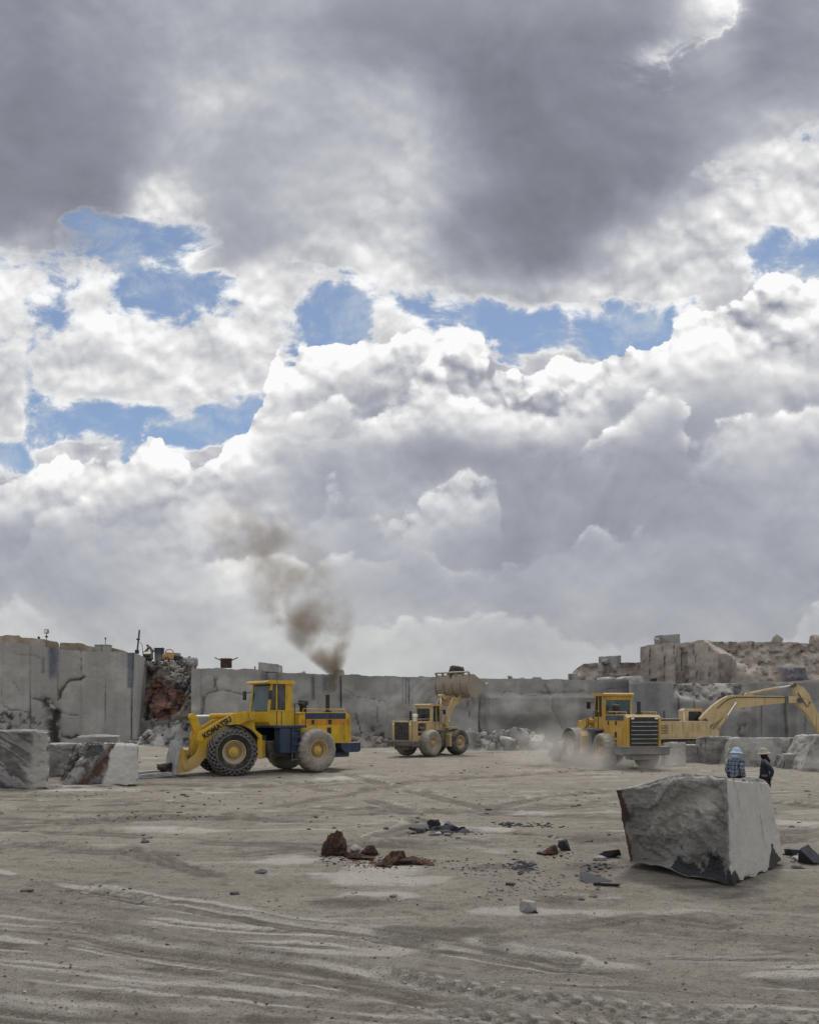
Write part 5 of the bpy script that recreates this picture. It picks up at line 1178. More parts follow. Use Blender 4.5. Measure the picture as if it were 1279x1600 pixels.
# ================================================================== people
def skin_mesh(name, joints, edges, m, parent=None, root=0, sub=2):
    """joints: [(x, y, z, rx, ry)]; grows one continuous surface"""
    me = bpy.data.meshes.new(name); me.from_pydata([j[:3] for j in joints], edges, []); o = bpy.data.objects.new(name, me); COL.objects.link(o)
    o.modifiers.new('skin', 'SKIN')
    if not me.skin_vertices:
        bpy.context.view_layer.objects.active = o; bpy.ops.mesh.customdata_skin_add()
    for i, j in enumerate(joints):
        sv = me.skin_vertices[0].data[i]; sv.radius = (j[3], j[4] if len(j) > 4 else j[3]); sv.use_root = (i == root)
    o.modifiers['skin'].use_smooth_shade = True
    s_ = o.modifiers.new('sub', 'SUBSURF'); s_.levels = sub; s_.render_levels = sub
    dg = bpy.context.evaluated_depsgraph_get(); dg.update(); nm = bpy.data.meshes.new_from_object(o.evaluated_get(dg)); nm.name = name
    bpy.data.objects.remove(o); nm.materials.clear(); nm.materials.append(m)
    r = bpy.data.objects.new(name, nm); COL.objects.link(r)
    if parent: r.parent = parent
    return r
def lerp3(a, b, t): return tuple(a[i]+(b[i]-a[i])*t for i in range(3))
def person(label, loc, rz, J, mats, hat=None, scarf=None, hood=None, skirt=0.0, scale=1.0, long_coat=0.0):
    """J: joints of the pose in metres, x forward, y to the person's left, z up"""
    root = empty('person', loc, rz); root.scale = (scale,)*3; tag(root, label, 'person')
    j = []; e = []
    def add(p, r, prev=None, r2=None):
        j.append((*p, r, r2 or r)); 
        if prev is not None: e.append((prev, len(j)-1))
        return len(j)-1
    pel = add(J['pelvis'], .135, None, .105); bel = add(lerp3(J['pelvis'], J['chest'], .45), .125, pel, .10); ch = add(J['chest'], .15, bel, .11); nb = add(J['neck'], .062, ch); 
    hd = J['head']; nk = add(lerp3(J['neck'], hd, .35), .058, nb); h1 = add(lerp3(J['neck'], hd, .75), .085, nk, .095); h2 = add(hd, .095, h1, .10); h3 = add((hd[0], hd[1], hd[2]+.09), .07, h2)
    for s in ('l', 'r'):
        sh = add(J['sh_'+s], .065, ch); el = add(J['el_'+s], .045, sh); wr = add(J['wr_'+s], .030, el)
        w, d = Vector(J['wr_'+s]), (Vector(J['wr_'+s])-Vector(J['el_'+s])).normalized(); a, b, d = basis(d)
        pm = add(w+d*.055, .034, wr, .018)
        for k in range(4):
            base = w+d*.095+a*(.024-.016*k); f1 = add(base, .0095, pm); L = (.040, .045, .042, .032)[k]
            f2 = add(base+d*L+b*.008, .0085, f1); add(base+d*L*1.7+b*.025, .0075, f2)
        t1 = add(w+d*.04+a*.042, .0105, pm); add(w+d*.085+a*.056+b*.015, .0085, t1)
    for s in ('l', 'r'):
        hp = add(J['hip_'+s], .095, pel); kn = add(J['kn_'+s], .062, hp); an = add(J['an_'+s], .042, kn); toe = add((J['an_'+s][0]+.15, J['an_'+s][1], .035), .038, an)
    body = skin_mesh('body', j, e, mats['skin'], root)
    # face: nose, brow and ears sit on the head
    mb = MB(Matrix.Translation(hd))
    mb.prism([(0.085, 0.02), (0.125, -0.025), (0.088, -0.035)], -0.014, 0.014)
    for s in (-1, 1): mb.tube([(0.0, s*0.092, -0.03), (-0.01, s*0.104, 0.0), (0.0, s*0.093, 0.025)], 0.012, 6)
    mb.build('face', mats['skin'], root)
    mb = MB(Matrix.Translation(hd))
    for s in (-1, 1): mb.tube([(0.082, s*0.035, 0.012), (0.092, s*0.035, 0.012)], 0.011, 8)
    mb.build('eyes', M['dark'], root)
    # jacket
    j.clear(); e.clear()
    g = .022; lo = add(lerp3(J['pelvis'], (J['pelvis'][0], J['pelvis'][1], J['pelvis'][2]-1), .10+long_coat), .175+long_coat*.15, None, .145); p0 = add(J['pelvis'], .165, lo, .135); p1 = add(lerp3(J['pelvis'], J['chest'], .45), .155, p0, .135); p2 = add(J['chest'], .180, p1, .14); add(lerp3(J['chest'], J['neck'], .8), .095, p2)
    for s in ('l', 'r'):
        sh = add(J['sh_'+s], .088, p2); m1 = add(lerp3(J['sh_'+s], J['el_'+s], .5), .078, sh); el = add(J['el_'+s], .068, m1); add(lerp3(J['el_'+s], J['wr_'+s], .92), .052, el)
    skin_mesh('jacket', j, e, mats['jacket'], root, 1)
    j.clear(); e.clear()
    p0 = add(J['pelvis'], .15, None, .125)
    for s in ('l', 'r'):
        hp = add(J['hip_'+s], .11, p0); kn = add(J['kn_'+s], .078, hp); add((J['an_'+s][0], J['an_'+s][1], J['an_'+s][2]+.03), .062, kn)
    skin_mesh('trousers', j, e, mats['trousers'], root)
    for s in ('l', 'r'):
        x, y, z = J['an_'+s]; skin_mesh('boot', [(x-.03, y, .05, .05), (x+.06, y, .05, .052, .045), (x+.17, y, .04, .045, .035), (x-.02, y, .16, .055)], [(0, 1), (1, 2), (0, 3)], M['dark'], root)
    if hat:
        mb = MB(Matrix.Translation((hd[0], hd[1], hd[2]+.055)) @ Matrix.Rotation(R(6), 4, 'Y'))
        mb.lathe([(0.185, -0.055), (0.19, -0.045), (0.125, 0.0), (0.112, 0.06), (0.095, 0.10), (0.04, 0.118), (0.001, 0.12)], (0, 0, 0), 'z', 24); mb.lathe([(0.185, -0.06), (0.12, -0.012), (0.001, -0.01)], (0, 0, 0), 'z', 24)
        mb.build('hat', hat, root, ang=50)
    if scarf:
        n_ = J['neck']; mid = lerp3(n_, hd, .55)
        skin_mesh('scarf', [(n_[0]-.02, n_[1], n_[2]-.02, .10), (mid[0]+.005, mid[1], mid[2], .105), (hd[0]-.012, hd[1], hd[2]+.01, .108), (hd[0]-.02, hd[1], hd[2]+.07, .085), (n_[0]-.10, n_[1], n_[2]-.12, .085)], [(0, 1), (1, 2), (2, 3), (0, 4)], scarf, root)
    if hood:
        n_ = J['neck']
        skin_mesh('head_cloth', [(n_[0]-.04, n_[1], n_[2]-.03, .125), (lerp3(n_, hd, .5)[0]-.02, n_[1], lerp3(n_, hd, .5)[2], .12), (hd[0]-.03, hd[1], hd[2]+.0, .115), (hd[0]-.03, hd[1], hd[2]+.07, .10)], [(0, 1), (1, 2), (2, 3)], hood, root)
    return root
def stand(**kw):
    J = dict(pelvis=(0, 0, .93), chest=(.02, 0, 1.28), neck=(.0, 0, 1.46), head=(.03, 0, 1.60), sh_l=(0, .17, 1.39), sh_r=(0, -.17, 1.39), el_l=(-.03, .25, 1.10), el_r=(-.03, -.25, 1.10), wr_l=(.06, .24, .87), wr_r=(.06, -.24, .87),
             hip_l=(0, .09, .88), hip_r=(0, -.09, .88), kn_l=(.03, .10, .49), kn_r=(.03, -.10, .49), an_l=(-.02, .11, .09), an_r=(-.02, -.11, .09)); J.update(kw); return J
def plaid():
    m, b, o = new_mat('blue_plaid_cloth'); P = coords('Object'); x, y, z = sep(P)
    st = lambda v, per, w: smooth((S.m('FRACT', v*(1/per))-0.5).abs(), w, w*0.6)
    a, c = st(z, 0.115, 0.17), st(x*0.75+y, 0.115, 0.17); fa, fc = st(z+0.04, 0.115, 0.05), st(x*0.75+y+0.04, 0.115, 0.05)
    col = mix(((a+c)*0.5).cl(), (0.025, 0.04, 0.075), (0.22, 0.28, 0.38)); col = mix((fa*0.5+fc*0.5).cl(), col, (0.42, 0.46, 0.52)); setp(b, col=col, rough=0.9); return m
M['plaid'] = plaid()
M['skin'] = plain('brown_skin', (0.20, 0.11, 0.075), 0.6)
M['cloth_navy'] = plain('navy_cloth', (0.022, 0.022, 0.045), 0.9, var=0.5, scale=5, dust=-0.15)
M['cloth_black'] = plain('black_cloth', (0.010, 0.010, 0.014), 0.95, dust=-0.4)
M['cloth_sky'] = plain('light_blue_cloth', (0.36, 0.47, 0.60), 0.9)
M['cloth_beige'] = plain('beige_cloth', (0.36, 0.32, 0.26), 0.9)
M['cloth_khaki'] = plain('khaki_cloth', (0.20, 0.17, 0.13), 0.9)
M['cloth_grey'] = plain('grey_cloth', (0.22, 0.22, 0.24), 0.9)
px_m = 23.3/1280
pa = person('person in blue checked shirt and pale blue hat standing behind the big foreground block', ((1148-639.5)*px_m, 23.3, -0.02), R(35), stand(head=(.055, 0, 1.585), el_l=(-.02, .26, 1.10), wr_l=(.10, .22, .90), wr_r=(.10, -.22, .88)), dict(skin=M['skin'], jacket=M['plaid'], trousers=M['cloth_black']), hat=M['cloth_sky'], hood=M['cloth_sky'])
pb = person('person in dark jacket, black scarf and beige hat, hand on hip, behind the foreground block', ((1194-639.5)*px_m, 23.3, -0.05), R(180-25), stand(el_l=(-.20, .24, 1.13), wr_l=(-.16, .12, .95), el_r=(-.02, -.24, 1.10), wr_r=(.04, -.22, .86)), dict(skin=M['skin'], jacket=M['cloth_navy'], trousers=M['cloth_black']), hat=M['cloth_beige'], scarf=M['cloth_black'], long_coat=0.22)
mb = MB()
mb.tube([(.0, -.245, 1.33), (-.012, -.30, 1.22), (-.02, -.315, 1.12)], [.05, .055, .045], 10); o = mb.build('sleeve_patch', M['cloth_grey'], pb, 60);
mb = MB(); mb.tube([(.075, .0, 1.36), (-.02, -.135, 1.45), (-.13, -.05, 1.34)], .022, 8); mb.build('bag_strap', M['cloth_grey'], pb, 60)
# worker bending over on the bench
BY = 75.0
w0 = at(238, 1031.5, BY)
person('person in pale khaki clothes bending over a machine on top of the red rock face', (w0.x, BY, w0.z), R(180), stand(pelvis=(-.02, 0, .92), chest=(.24, 0, 1.17), neck=(.36, 0, 1.28), head=(.46, 0, 1.36), sh_l=(.28, .17, 1.24), sh_r=(.28, -.17, 1.24), el_l=(.42, .22, .98), el_r=(.44, -.22, .98), wr_l=(.62, .16, .82), wr_r=(.66, -.16, .82)), dict(skin=M['skin'], jacket=M['cloth_khaki'], trousers=M['cloth_khaki']), scarf=M['cloth_black'])

# ================================================================== gear on the bench
p = at(232, 1033, BY+.3)
r = empty('pump', (p.x-.1, p.y, p.z)); tag(r, 'small dark pump at the hands of the bending worker', 'pump')
mb = MB(); mb.box(-.45, .35, -.3, .3, 0, .35, .04); mb.build('base', M['dark'], r); mb = MB(); mb.tube([(-.3, 0, .5), (.3, 0, .5)], .2, 12); mb.build('motor', M['dark'], r); mb = MB(); mb.tube([(-.25, -.2, .35), (-.3, -.2, .85), (.2, -.2, .88)], .03, 6); mb.build('handle', M['dark_dusty'], r)
p = at(249, 1033, BY+.4)
r = empty('generator', (p.x, p.y, p.z)); tag(r, 'dark blue upright cabinet beside the bending worker', 'generator')
mb = MB(); mb.box(-.33, .36, -.4, .4, 0, 1.12, .04); mb.build('housing', M['blue'], r); mb = MB(); mb.box(-.38, .40, -.45, .45, 1.12, 1.2, .02); mb.build('lid', M['dark'], r); mb = MB(); mb.tube([(.38, -.3, .2), (.42, -.3, 1.25)], .035, 8); mb.build('pipe', M['dark'], r)
p = at(264, 1035, BY+.4)
r = empty('compressor', (p.x, p.y, p.z)); tag(r, 'orange engine-driven compressor between the blue cabinet and the white tank', 'compressor')
mb = MB(); mb.box(-.5, .5, -.45, .45, .25, .75, .06); mb.box(-.25, .45, -.4, .4, .7, .9, .05); mb.build('housing', M['orange'], r); mb = MB(); mb.tube([(-.35, 0, .85), (-.2, 0, 1.15), (.1, 0, 1.2), (.35, 0, 1.1), (.45, 0, .85)], .05, 8); mb.build('handle', M['orange'], r)
for s in (-1, 1):
    mb = MB(); mb.lathe([(.22, -.08), (.24, 0), (.22, .08), (.08, .09)], (.0, s*.5, .24), 'y', 16); mb.build('wheel', M['dark'], r)
p = at(278, 1036, BY+.6)
r = empty('tool_box', (p.x, p.y, p.z)); tag(r, 'dark grey box with a smaller box on it, right of the orange compressor', 'box')
mb = MB(); mb.box(-.35, .4, -.35, .35, 0, .62, .03); mb.build('case', M['dark'], r); mb = MB(); mb.box(-.4, .2, -.3, .3, .63, .92, .03); mb.build('upper_case', M['green'], r)
p = at(296, 1043, BY+1)
r = empty('water_tank', (p.x, p.y, p.z)); tag(r, 'off-white cylindrical tank lying at the right end of the bench machinery', 'tank')
mb = MB(); mb.lathe([(.001, -.75), (.40, -.72), (.46, -.6), (.46, .6), (.40, .72), (.001, .75)], (0, 0, .48), 'x', 28); mb.build('tank_shell', M['cloth_grey'], r)
for x in (-.5, .5):
    mb = MB(); mb.prism([(-.42, -.05), (.42, -.05), (.35, .2), (-.35, .2)], x-.06, x+.06, 'yz'); mb.build('saddle', M['dark_dusty'], r)
mb = MB(); mb.lathe([(.1, 0), (.1, .07), (.12, .07), (.12, .1), (.001, .1)], (0, 0, .93), 'z', 14); mb.build('filler_cap', M['dark'], r)
p = at(215, 1023, 71)
r = empty('drill_mast', (p.x, p.y, p.z)); tag(r, 'tall thin drill mast standing at the right corner of the left wall', 'drill')
mb = MB(); mb.bar((-.05, 0, 0), (.18, 0, 2.15), .12, .12); mb.build('mast', M['dark_dusty'], r); mb = MB(); mb.box(-.2, .12, -.12, .12, .1, .42, .03); mb.build('motor', M['dark'], r); mb = MB(); mb.box(-.08, .2, -.1, .1, 1.28, 1.4, .02); mb.build('clamp', M['dark'], r)
mb = MB(); mb.tube([(.2, 0, 1.1), (.38, 0, .95), (.45, 0, .4), (.5, 0, -.15)], .025, 6); mb.build('hose', M['dark'], r)
p = at(73, 1001, 71)
r = empty('floodlight', (p.x, p.y, p.z)); tag(r, 'floodlight on a short pole on the bank above the left wall', 'floodlight')
mb = MB(); mb.tube([(0, 0, -.6), (0, 0, .62)], .035, 8); mb.build('pole', M['dark_dusty'], r); mb = MB(); mb.box(-.17, .17, -.1, .1, .62, .98, .03); hd_ = mb.build('lamp_head', M['dark'], r); mb = MB(); mb.box(-.13, .13, -.115, -.1, .67, .93); mb.build('lamp_glass', M['white'], hd_); mb = MB(); mb.box(-.11, .11, -.08, .08, .28, .40, .02); mb.build('control_box', M['dark'], r)
p = at(161, 1019, 71)
r = empty('cabinet', (p.x, p.y, p.z)); tag(r, 'pale green metal cabinet on the edge of the left wall', 'cabinet')
mb = MB(); mb.box(-.6, .6, -.3, .5, -.1, .58, .02); mb.build('case', M['green'], r); mb = MB(); mb.box(-.64, .64, -.34, .54, .58, .64, .01); mb.build('lid', M['green'], r); mb = MB(); mb.box(-.02, .02, -.31, -.29, -.05, .55); mb.build('door_seam', M['dark'], r)
p = at(165, 1012, 74)
r = empty('marker_post', (p.x, p.y, p.z)); tag(r, 'thin post with a small lamp behind the green cabinet', 'post')
mb = MB(); mb.tube([(0, 0, -.8), (0, 0, .75)], .03, 8); mb.build('pole', M['dark_dusty'], r); mb = MB(); mb.box(-.06, .06, -.06, .06, .75, .92, .02); mb.build('lamp', M['dark'], r)
p = at(61, 998, 71.8); rock('loose_stone', p.x, p.y, (.25, .25, .25), 402, 'rock_dark', z=p.z, label='small dark stone on the soil bank left of the floodlight', cat='stone', k=2)
p = at(353.5, 1043.5, 70)
r = empty('winch_box', (p.x, p.y, p.z)); tag(r, 'rusty dark machine box with two poles sticking out, on the centre wall', 'winch')
mb = MB(); mb.box(-.42, .42, -.35, .35, 0, .74, .03); mb.build('case', M['earth_red'], r); mb = MB(); mb.box(-.46, .46, -.4, .4, .72, .80, .01); mb.build('lid', M['dark_dusty'], r); mb = MB(); mb.box(-.25, .25, -.37, -.34, .05, .38); mb.build('opening', M['dark'], r)
for s in (-1, 1):
    mb = MB(); mb.tube([(s*.4, 0, .62), (s*1.0, 0, .88)], .045, 8); mb.build('pole', M['dark'], r)

# ================================================================== rubble and loose stones
def copies(protos, spots, name, label, group, cat='rock'):
    for i, (x, y, z, s_, rz_, tl) in enumerate(spots):
        o = protos[i % len(protos)].copy(); COL.objects.link(o); o.name = name; o.location = (x, y, z); o.scale = (s_, s_, s_); o.rotation_euler = (tl, tl*.7, rz_)
        lb = label(i) if callable(label) else label; tag(o, lb, cat, group)
def protos(n, seed, mat, flat=1.0, k=3):
    out = []
    for i in range(n):
        V, F = rock_shape((1, .8+.3*((i*7) % 3)/3, (.75+.1*(i % 3))*flat), seed+i, 4, 7, 0.03); nn = fbm(V*2+i, 4, seed+i)
        V = V*(1+np.floor(fbm(V*1.6+seed+i, 3, seed)*3)[:, None]*.07)
        out.append(mesh_np('broken_stone', V-[0, 0, V[:, 2].mean()], F, M[mat], attrs={'pale': sstep(nn, 0.0, 0.3)*0.6, 'dark': sstep(-nn, 0.1, 0.4)*0.4, 'rough': 0*nn+0.6}, smooth_angle=24))
    return out
def drop(ps):
    for o in ps: me = o.data; bpy.data.objects.remove(o)
rnd = random.Random(5)
def mound(name, blobs, x0, x1, y0, y1, mat, label, seed, step=0.12):
    nx, ny_ = int((x1-x0)/step), int((y1-y0)/step); xs, ys = np.linspace(x0, x1, nx), np.linspace(y0, y1, ny_); XX, YY = np.meshgrid(xs, ys)
    x, y = XX.ravel(), YY.ravel(); h = heap_height(x, y, blobs); P = np.stack([x, y, 0*x], 1)
    z = h*(1+0.5*fbm(P*1.5, 4, seed))+fbm(P*3.0, 4, seed+2, 0.65, True)*0.14*np.clip(h*3, 0, 1)-0.12
    idx = np.arange(nx*ny_).reshape(ny_, nx); F = np.stack([idx[:-1, :-1], idx[:-1, 1:], idx[1:, 1:], idx[1:, :-1]], -1).reshape(-1, 4)
    n2 = fbm(P*2.2, 4, seed+5); o = mesh_np(name, np.stack([x, y, z], 1), F, M[mat], attrs={'rough': 0*x+1, 'dark': sstep(n2, 0, .3)*.6, 'pale': sstep(-n2, .1, .4)*.4}, smooth_angle=30); tag(o, label, 'rubble', kind='stuff'); return o
# heap under the centre wall
YC = 62.5; X_ = lambda px_, Y: (px_-639.5)/1280*Y
cb_ = [(X_(735, YC), YC, 1.0, 1.0, 1.2), (X_(775, YC), YC, 1.6, 1.1, .9), (X_(818, YC), YC, 1.6, 1.1, 1.1), (X_(700, YC), YC+.8, 1.5, 1.0, .5), (X_(850, YC), YC+.3, 1.3, 1.0, .4)]
mound('rubble', cb_, X_(660, YC), X_(885, YC), YC-2.6, YC+3, 'stone', 'grey broken rubble heaped at the foot of the centre wall', 7)
BIG = [(733, 1160, 2.0, 'tall dark-sided broken stone at the left end of the centre heap'), (752, 1166, 1.5, 'wedge-shaped stone leaning right of the tall dark one in the centre heap'), (772, 1165, 1.9, 'long pale slab in the middle of the centre heap'), (806, 1150, 1.7, 'largest pale stone topping the right half of the centre heap'), (829, 1158, 1.6, 'flat-topped pale stone right of the topmost stone in the centre heap'), (792, 1158, 1.2, 'grey angular stone left of the topmost stone in the centre heap'), (793, 1168, 1.3, 'pale rounded stone low in the middle of the centre heap'), (806, 1170, 1.0, 'small pale stone below the topmost stone of the centre heap'), (840, 1170, 1.2, 'grey stone at the right foot of the centre heap'), (778, 1150, .9, 'brownish stone at the top left of the centre heap')]
for i, (px_, py_, s_, lb) in enumerate(BIG):
    x = X_(px_, YC); y = YC-.5-.1*i % .7; z = at(px_, py_, y).z
    rock('broken_stone', x, y, (s_, s_*.8, s_*(.75 if i != 2 else .5)), 500+i, 'stone_light' if i % 3 else 'stone', z=z-s_*.35, label=lb, cat='rock', group='broken stones in the centre heap', planes=6, rough=.025, ang=22, tilt=.3 if i % 2 else -.2, k=4, attrs=lambda V: {'pale': sstep(fbm(V*1.2, 3, 5), .05, .4)*.5, 'dark': sstep(-fbm(V*1.5, 3, 9), .1, .3)*.5})
pr = protos(6, 600, 'stone'); sp = []
for i in range(70):
    bx, by, rx, ry, h = cb_[rnd.randrange(5)]; x, y = bx+rnd.gauss(0, rx*.7), by-.3+rnd.gauss(0, ry*.55); s_ = rnd.choice([.25, .3, .4, .5, .6, .8]); sp.append((x, y, float(heap_height(x, y, cb_))*1.0+s_*.1-.08, s_, rnd.uniform(0, 6.28), rnd.uniform(-.6, .6)))
copies(pr, sp, 'broken_stone', 'small grey broken stone in the heap at the foot of the centre wall', 'small stones in the centre heap'); drop(pr)
# heap under the red face, and small heaps along the wall foot
YL = 68.5
lb_ = [(X_(228, YL), YL+.5, 1.3, 1.3, .9), (X_(255, YL), YL+.8, 1.5, 1.2, 1.1), (X_(285, YL), YL+.9, 1.3, 1.2, 1.5), (X_(305, YL), YL+.5, 1.2, 1.0, .7)]
mound('rubble', lb_, X_(200, YL), X_(335, YL), YL-2.6, YL+3.4, 'stone', 'brown and grey rubble heaped below the red rock face', 17)
pr = protos(4, 620, 'stone_tan')+protos(4, 640, 'slate_grey'); sp = []
for i in range(80):
    bx, by, rx, ry, h = lb_[rnd.randrange(4)]; x, y = bx+rnd.gauss(0, rx*.6), by-.4+rnd.gauss(0, ry*.55); s_ = rnd.choice([.15, .2, .25, .3, .4, .55]); sp.append((x, y, float(heap_height(x, y, lb_))+s_*.1-.08, s_, rnd.uniform(0, 6.28), rnd.uniform(-.6, .6)))
copies(pr, sp, 'broken_stone', 'small broken stone in the heap below the red rock face', 'small stones below the red face')
YM = 65.2
mb_ = [(X_(562, YM), YM, 1.0, .8, .7), (X_(590, YM), YM+.2, 1.2, .8, .6), (X_(545, YM), YM+.3, .8, .7, .4), (X_(615, YM), YM+.3, 1.2, .6, .3)]
mound('rubble', mb_, X_(525, YM), X_(650, YM), YM-2, YM+2, 'stone_tan', 'low brown rubble along the wall foot between the yellow and the ochre loader', 27)
sp = []
for i in range(26):
    bx, by, rx, ry, h = mb_[rnd.randrange(4)]; x, y = bx+rnd.gauss(0, rx*.6), by-.3+rnd.gauss(0, ry*.5); s_ = rnd.choice([.2, .3, .4, .5]); sp.append((x, y, float(heap_height(x, y, mb_))+s_*.1-.08, s_, rnd.uniform(0, 6.28), rnd.uniform(-.6, .6)))
copies(pr, sp, 'broken_stone', 'small stone in the low rubble between the yellow and the ochre loader', 'small stones at the wall foot'); 
# scree on the shoulder of the red face
sp = []
for i in range(60):
    t = rnd.random(); u = rnd.random(); px_ = 262+t*42+rnd.uniform(-6, 6); py_ = 1036+t*6+u*(10+t*50); y = 72.2-u*1.2+1.0*(1-t); q = at(px_, py_, y); s_ = rnd.choice([.2, .25, .35, .5, .6]); sp.append((q.x, q.y, q.z, s_, rnd.uniform(0, 6.28), rnd.uniform(-.6, .6)))
copies(pr, sp, 'scree_stone', 'loose stone in the scree on the right shoulder of the red rock face', 'scree on the red face')
sp = []
for i in range(18): px_ = 222+i*4.6+rnd.uniform(-2, 2); q = at(px_, 1034+rnd.uniform(-1, 3), 74.2); sp.append((q.x, q.y, q.z-.05, rnd.choice([.3, .4, .55]), rnd.uniform(0, 6), rnd.uniform(-.4, .4)))
copies(pr, sp, 'scree_stone', 'loose stone along the top edge of the red rock face', 'stones on the rim of the red face'); drop(pr)

# ---- debris on the floor
def shard(px_, py_, w, h, d, seed, mat, label, cat='slab', tilt=0.0, rz=0.0, attrs=None, n=11):
    """split stone: sharp-edged hull"""
    x, y = gp(px_, py_); y += d*.5; s_ = y/1280; x = x*y/(y-d*.5); r_ = random.Random(seed); bm = bmesh.new()
    W, H = w*s_*1.1, h*s_*1.15
    for i in range(n): a = r_.uniform(0, 6.28); t = r_.choice([-1, 1]); q = r_.uniform(.72, 1); bm.verts.new((math.cos(a)*W*.5*q, math.sin(a)*d*.5*q, t*H*.5*r_.uniform(.55, 1)*(1 if abs(math.cos(a)) < .8 else .55)))
    hl = bmesh.ops.convex_hull(bm, input=bm.verts); bmesh.ops.delete(bm, geom=[v for v in bm.verts if not v.link_faces], context='VERTS')
    bmesh.ops.subdivide_edges(bm, edges=bm.edges, cuts=2, use_grid_fill=True)
    for v in bm.verts: v.co += Vector(v.normal)*r_.uniform(-.03, .03)*H
    zmin = min(v.co.z for v in bm.verts); me = bpy.data.meshes.new('shard')
    for v in bm.verts: v.co.z -= zmin
    bm.to_mesh(me); bm.free(); me.materials.append(M[mat])
    o = bpy.data.objects.new('rock' if cat == 'rock' else cat.replace(' ', '_'), me); COL.objects.link(o); o.location = (x, y, gz(x, y)-H*.12); o.rotation_euler = (tilt*.5, tilt, rz); tag(o, label, cat); return o
def clod(px_, py_, w, h, d, seed, mat, label, cat='rock'):
    """crumbling earth rock: jagged"""
    x, y = gp(px_, py_); y += d*.5; s_ = y/1280; x = x*y/(y-d*.5); V, F = rock_shape((1, 1, 1), seed, 5, 8, .10)
    V = V*(1+fbm(V*3.2+seed, 5, seed, .65, True)[:, None]*.30+fbm(V*1.1+seed*2, 3, seed+6)[:, None]*.35+np.floor(fbm(V*2+seed, 3, seed+4)*4)[:, None]*.07); V[:, 2] -= V[:, 2].min(); t_ = V[:, 2:3]/V[:, 2].max(); V[:, :2] *= 1.25-0.85*t_; V[:, 0] += 0.25*t_[:, 0]*((seed % 3)-1); V *= np.array([w*s_*1.0, d, h*s_*1.05])/np.array([V[:, 0].max()-V[:, 0].min(), V[:, 1].max()-V[:, 1].min(), V[:, 2].max()])
    n_ = fbm(V*9, 4, seed); o = mesh_np('rock', V, F, M[mat], attrs={'rust': .2+.7*sstep(n_, -.2, .3), 'dark': sstep(-n_, .1, .4)*.7, 'rough': 1+0*n_}, smooth_angle=24); o.location = (x, y, gz(x, y)-h*s_*.10); tag(o, label, cat); return o
def lump(px_, py_, w, h, d, seed, mat, label, cat='rock', **k):
    x, y = gp(px_, py_); y += d*.5; s_ = y/1280; return rock('rock' if cat == 'rock' else cat.replace(' ', '_'), x*y/(y-d*.5), y, (w*s_*1.05, d, h*s_*1.08), seed, mat, label=label, cat=cat, **k)
er = lambda V: {'rust': 0.3+0.7*sstep(fbm(V*4, 3, 3), -.1, .2), 'rough': 0*V[:, 0]+1}
clod(518, 1340, 44, 40, .5, 701, 'earth_red', 'largest lump of red-brown earth rock, left end of the row on the pit floor')
lump(554, 1334, 20, 12, .2, 702, 'stone_light', 'pale flat stone lying right of the largest red lump', cat='stone', tilt=.4)
clod(578, 1339, 30, 17, .3, 703, 'earth_red', 'second lump of red-brown earth in the row, right of the pale flat stone')
clod(615, 1349, 42, 20, .4, 704, 'earth_red', 'long low lump of red earth in the middle of the row')
clod(655, 1350, 44, 9, .35, 705, 'earth_red', 'flattest lump of red earth at the right end of the row')
clod(545, 1341, 26, 8, .3, 706, 'earth_red', 'small crumbled red earth between the first two lumps of the row')
clod(566, 1344, 56, 9, .4, 708, 'earth_red', 'low crumbled earth joining the first lumps of the red row')
clod(634, 1349, 70, 10, .45, 709, 'earth_red', 'low spread of red earth between the long lump and the flattest lump')
clod(596, 1352, 30, 7, .25, 707, 'earth_red', 'thin red crumb in front of the long low lump')
SL = [(660, 1308, 48, 9, .5, .1, 'long dark slab lying at the left of the slate pile'), (674, 1299, 26, 22, .12, .5, 'upright dark slab standing at the back left of the slate pile'), (690, 1304, 34, 13, .4, -.25, 'broad slab leaning in the middle of the slate pile'), (705, 1300, 30, 15, .35, .3, 'tilted slab at the back right of the slate pile'), (716, 1304, 26, 10, .3, -.3, 'short slab at the right end of the slate pile'), (695, 1309, 24, 7, .3, .15, 'thin slab in front of the slate pile'), (678, 1310, 20, 8, .25, .3, 'small slab at the front left of the slate pile'), (724, 1307, 20, 6, .25, .1, 'thin chip at the far right of the slate pile')]
for i, (px_, py_, w, h, d, tl, lb) in enumerate(SL): shard(px_, py_, w, h, d, 720+i, 'slate' if i % 3 else 'slate_grey', lb, 'slab', tilt=tl*.5, rz=(-.3, .2, .5, -.4, .1, 0, .6, -.2)[i])
lump(684, 1309, 10, 6, .12, 730, 'stone_light', 'small white stone in front of the slate pile', 'stone')
clod(858, 1335, 28, 15, .3, 731, 'earth_red', 'brown half of the dark lump pair in front of the big block')
shard(880, 1330, 26, 19, .25, 732, 'slate', 'dark pointed stone beside the brown lump, left of the big block', 'rock', tilt=.3)
shard(845, 1334, 16, 4, .15, 733, 'slate', 'small dark chip at the left of the dark lump pair', 'stone')
clod(916, 1314, 18, 6, .2, 734, 'earth_red', 'small reddish stone left of the big block')
shard(932, 1379, 56, 14, .5, 735, 'slate_grey', 'grey flat slab at the left foot of the big block', 'slab', tilt=.06, rz=.1)
shard(946, 1384, 44, 8, .3, 736, 'slate_grey', 'thin slab with a pointed tip in front of the grey flat slab', 'slab', rz=-.15)
shard(952, 1342, 34, 14, .4, 737, 'slate', 'dark flat stone touching the left side of the big block', 'rock')
lump(938, 1346, 18, 8, .2, 738, 'stone', 'small grey stone beside the dark flat stone left of the big block', 'stone')
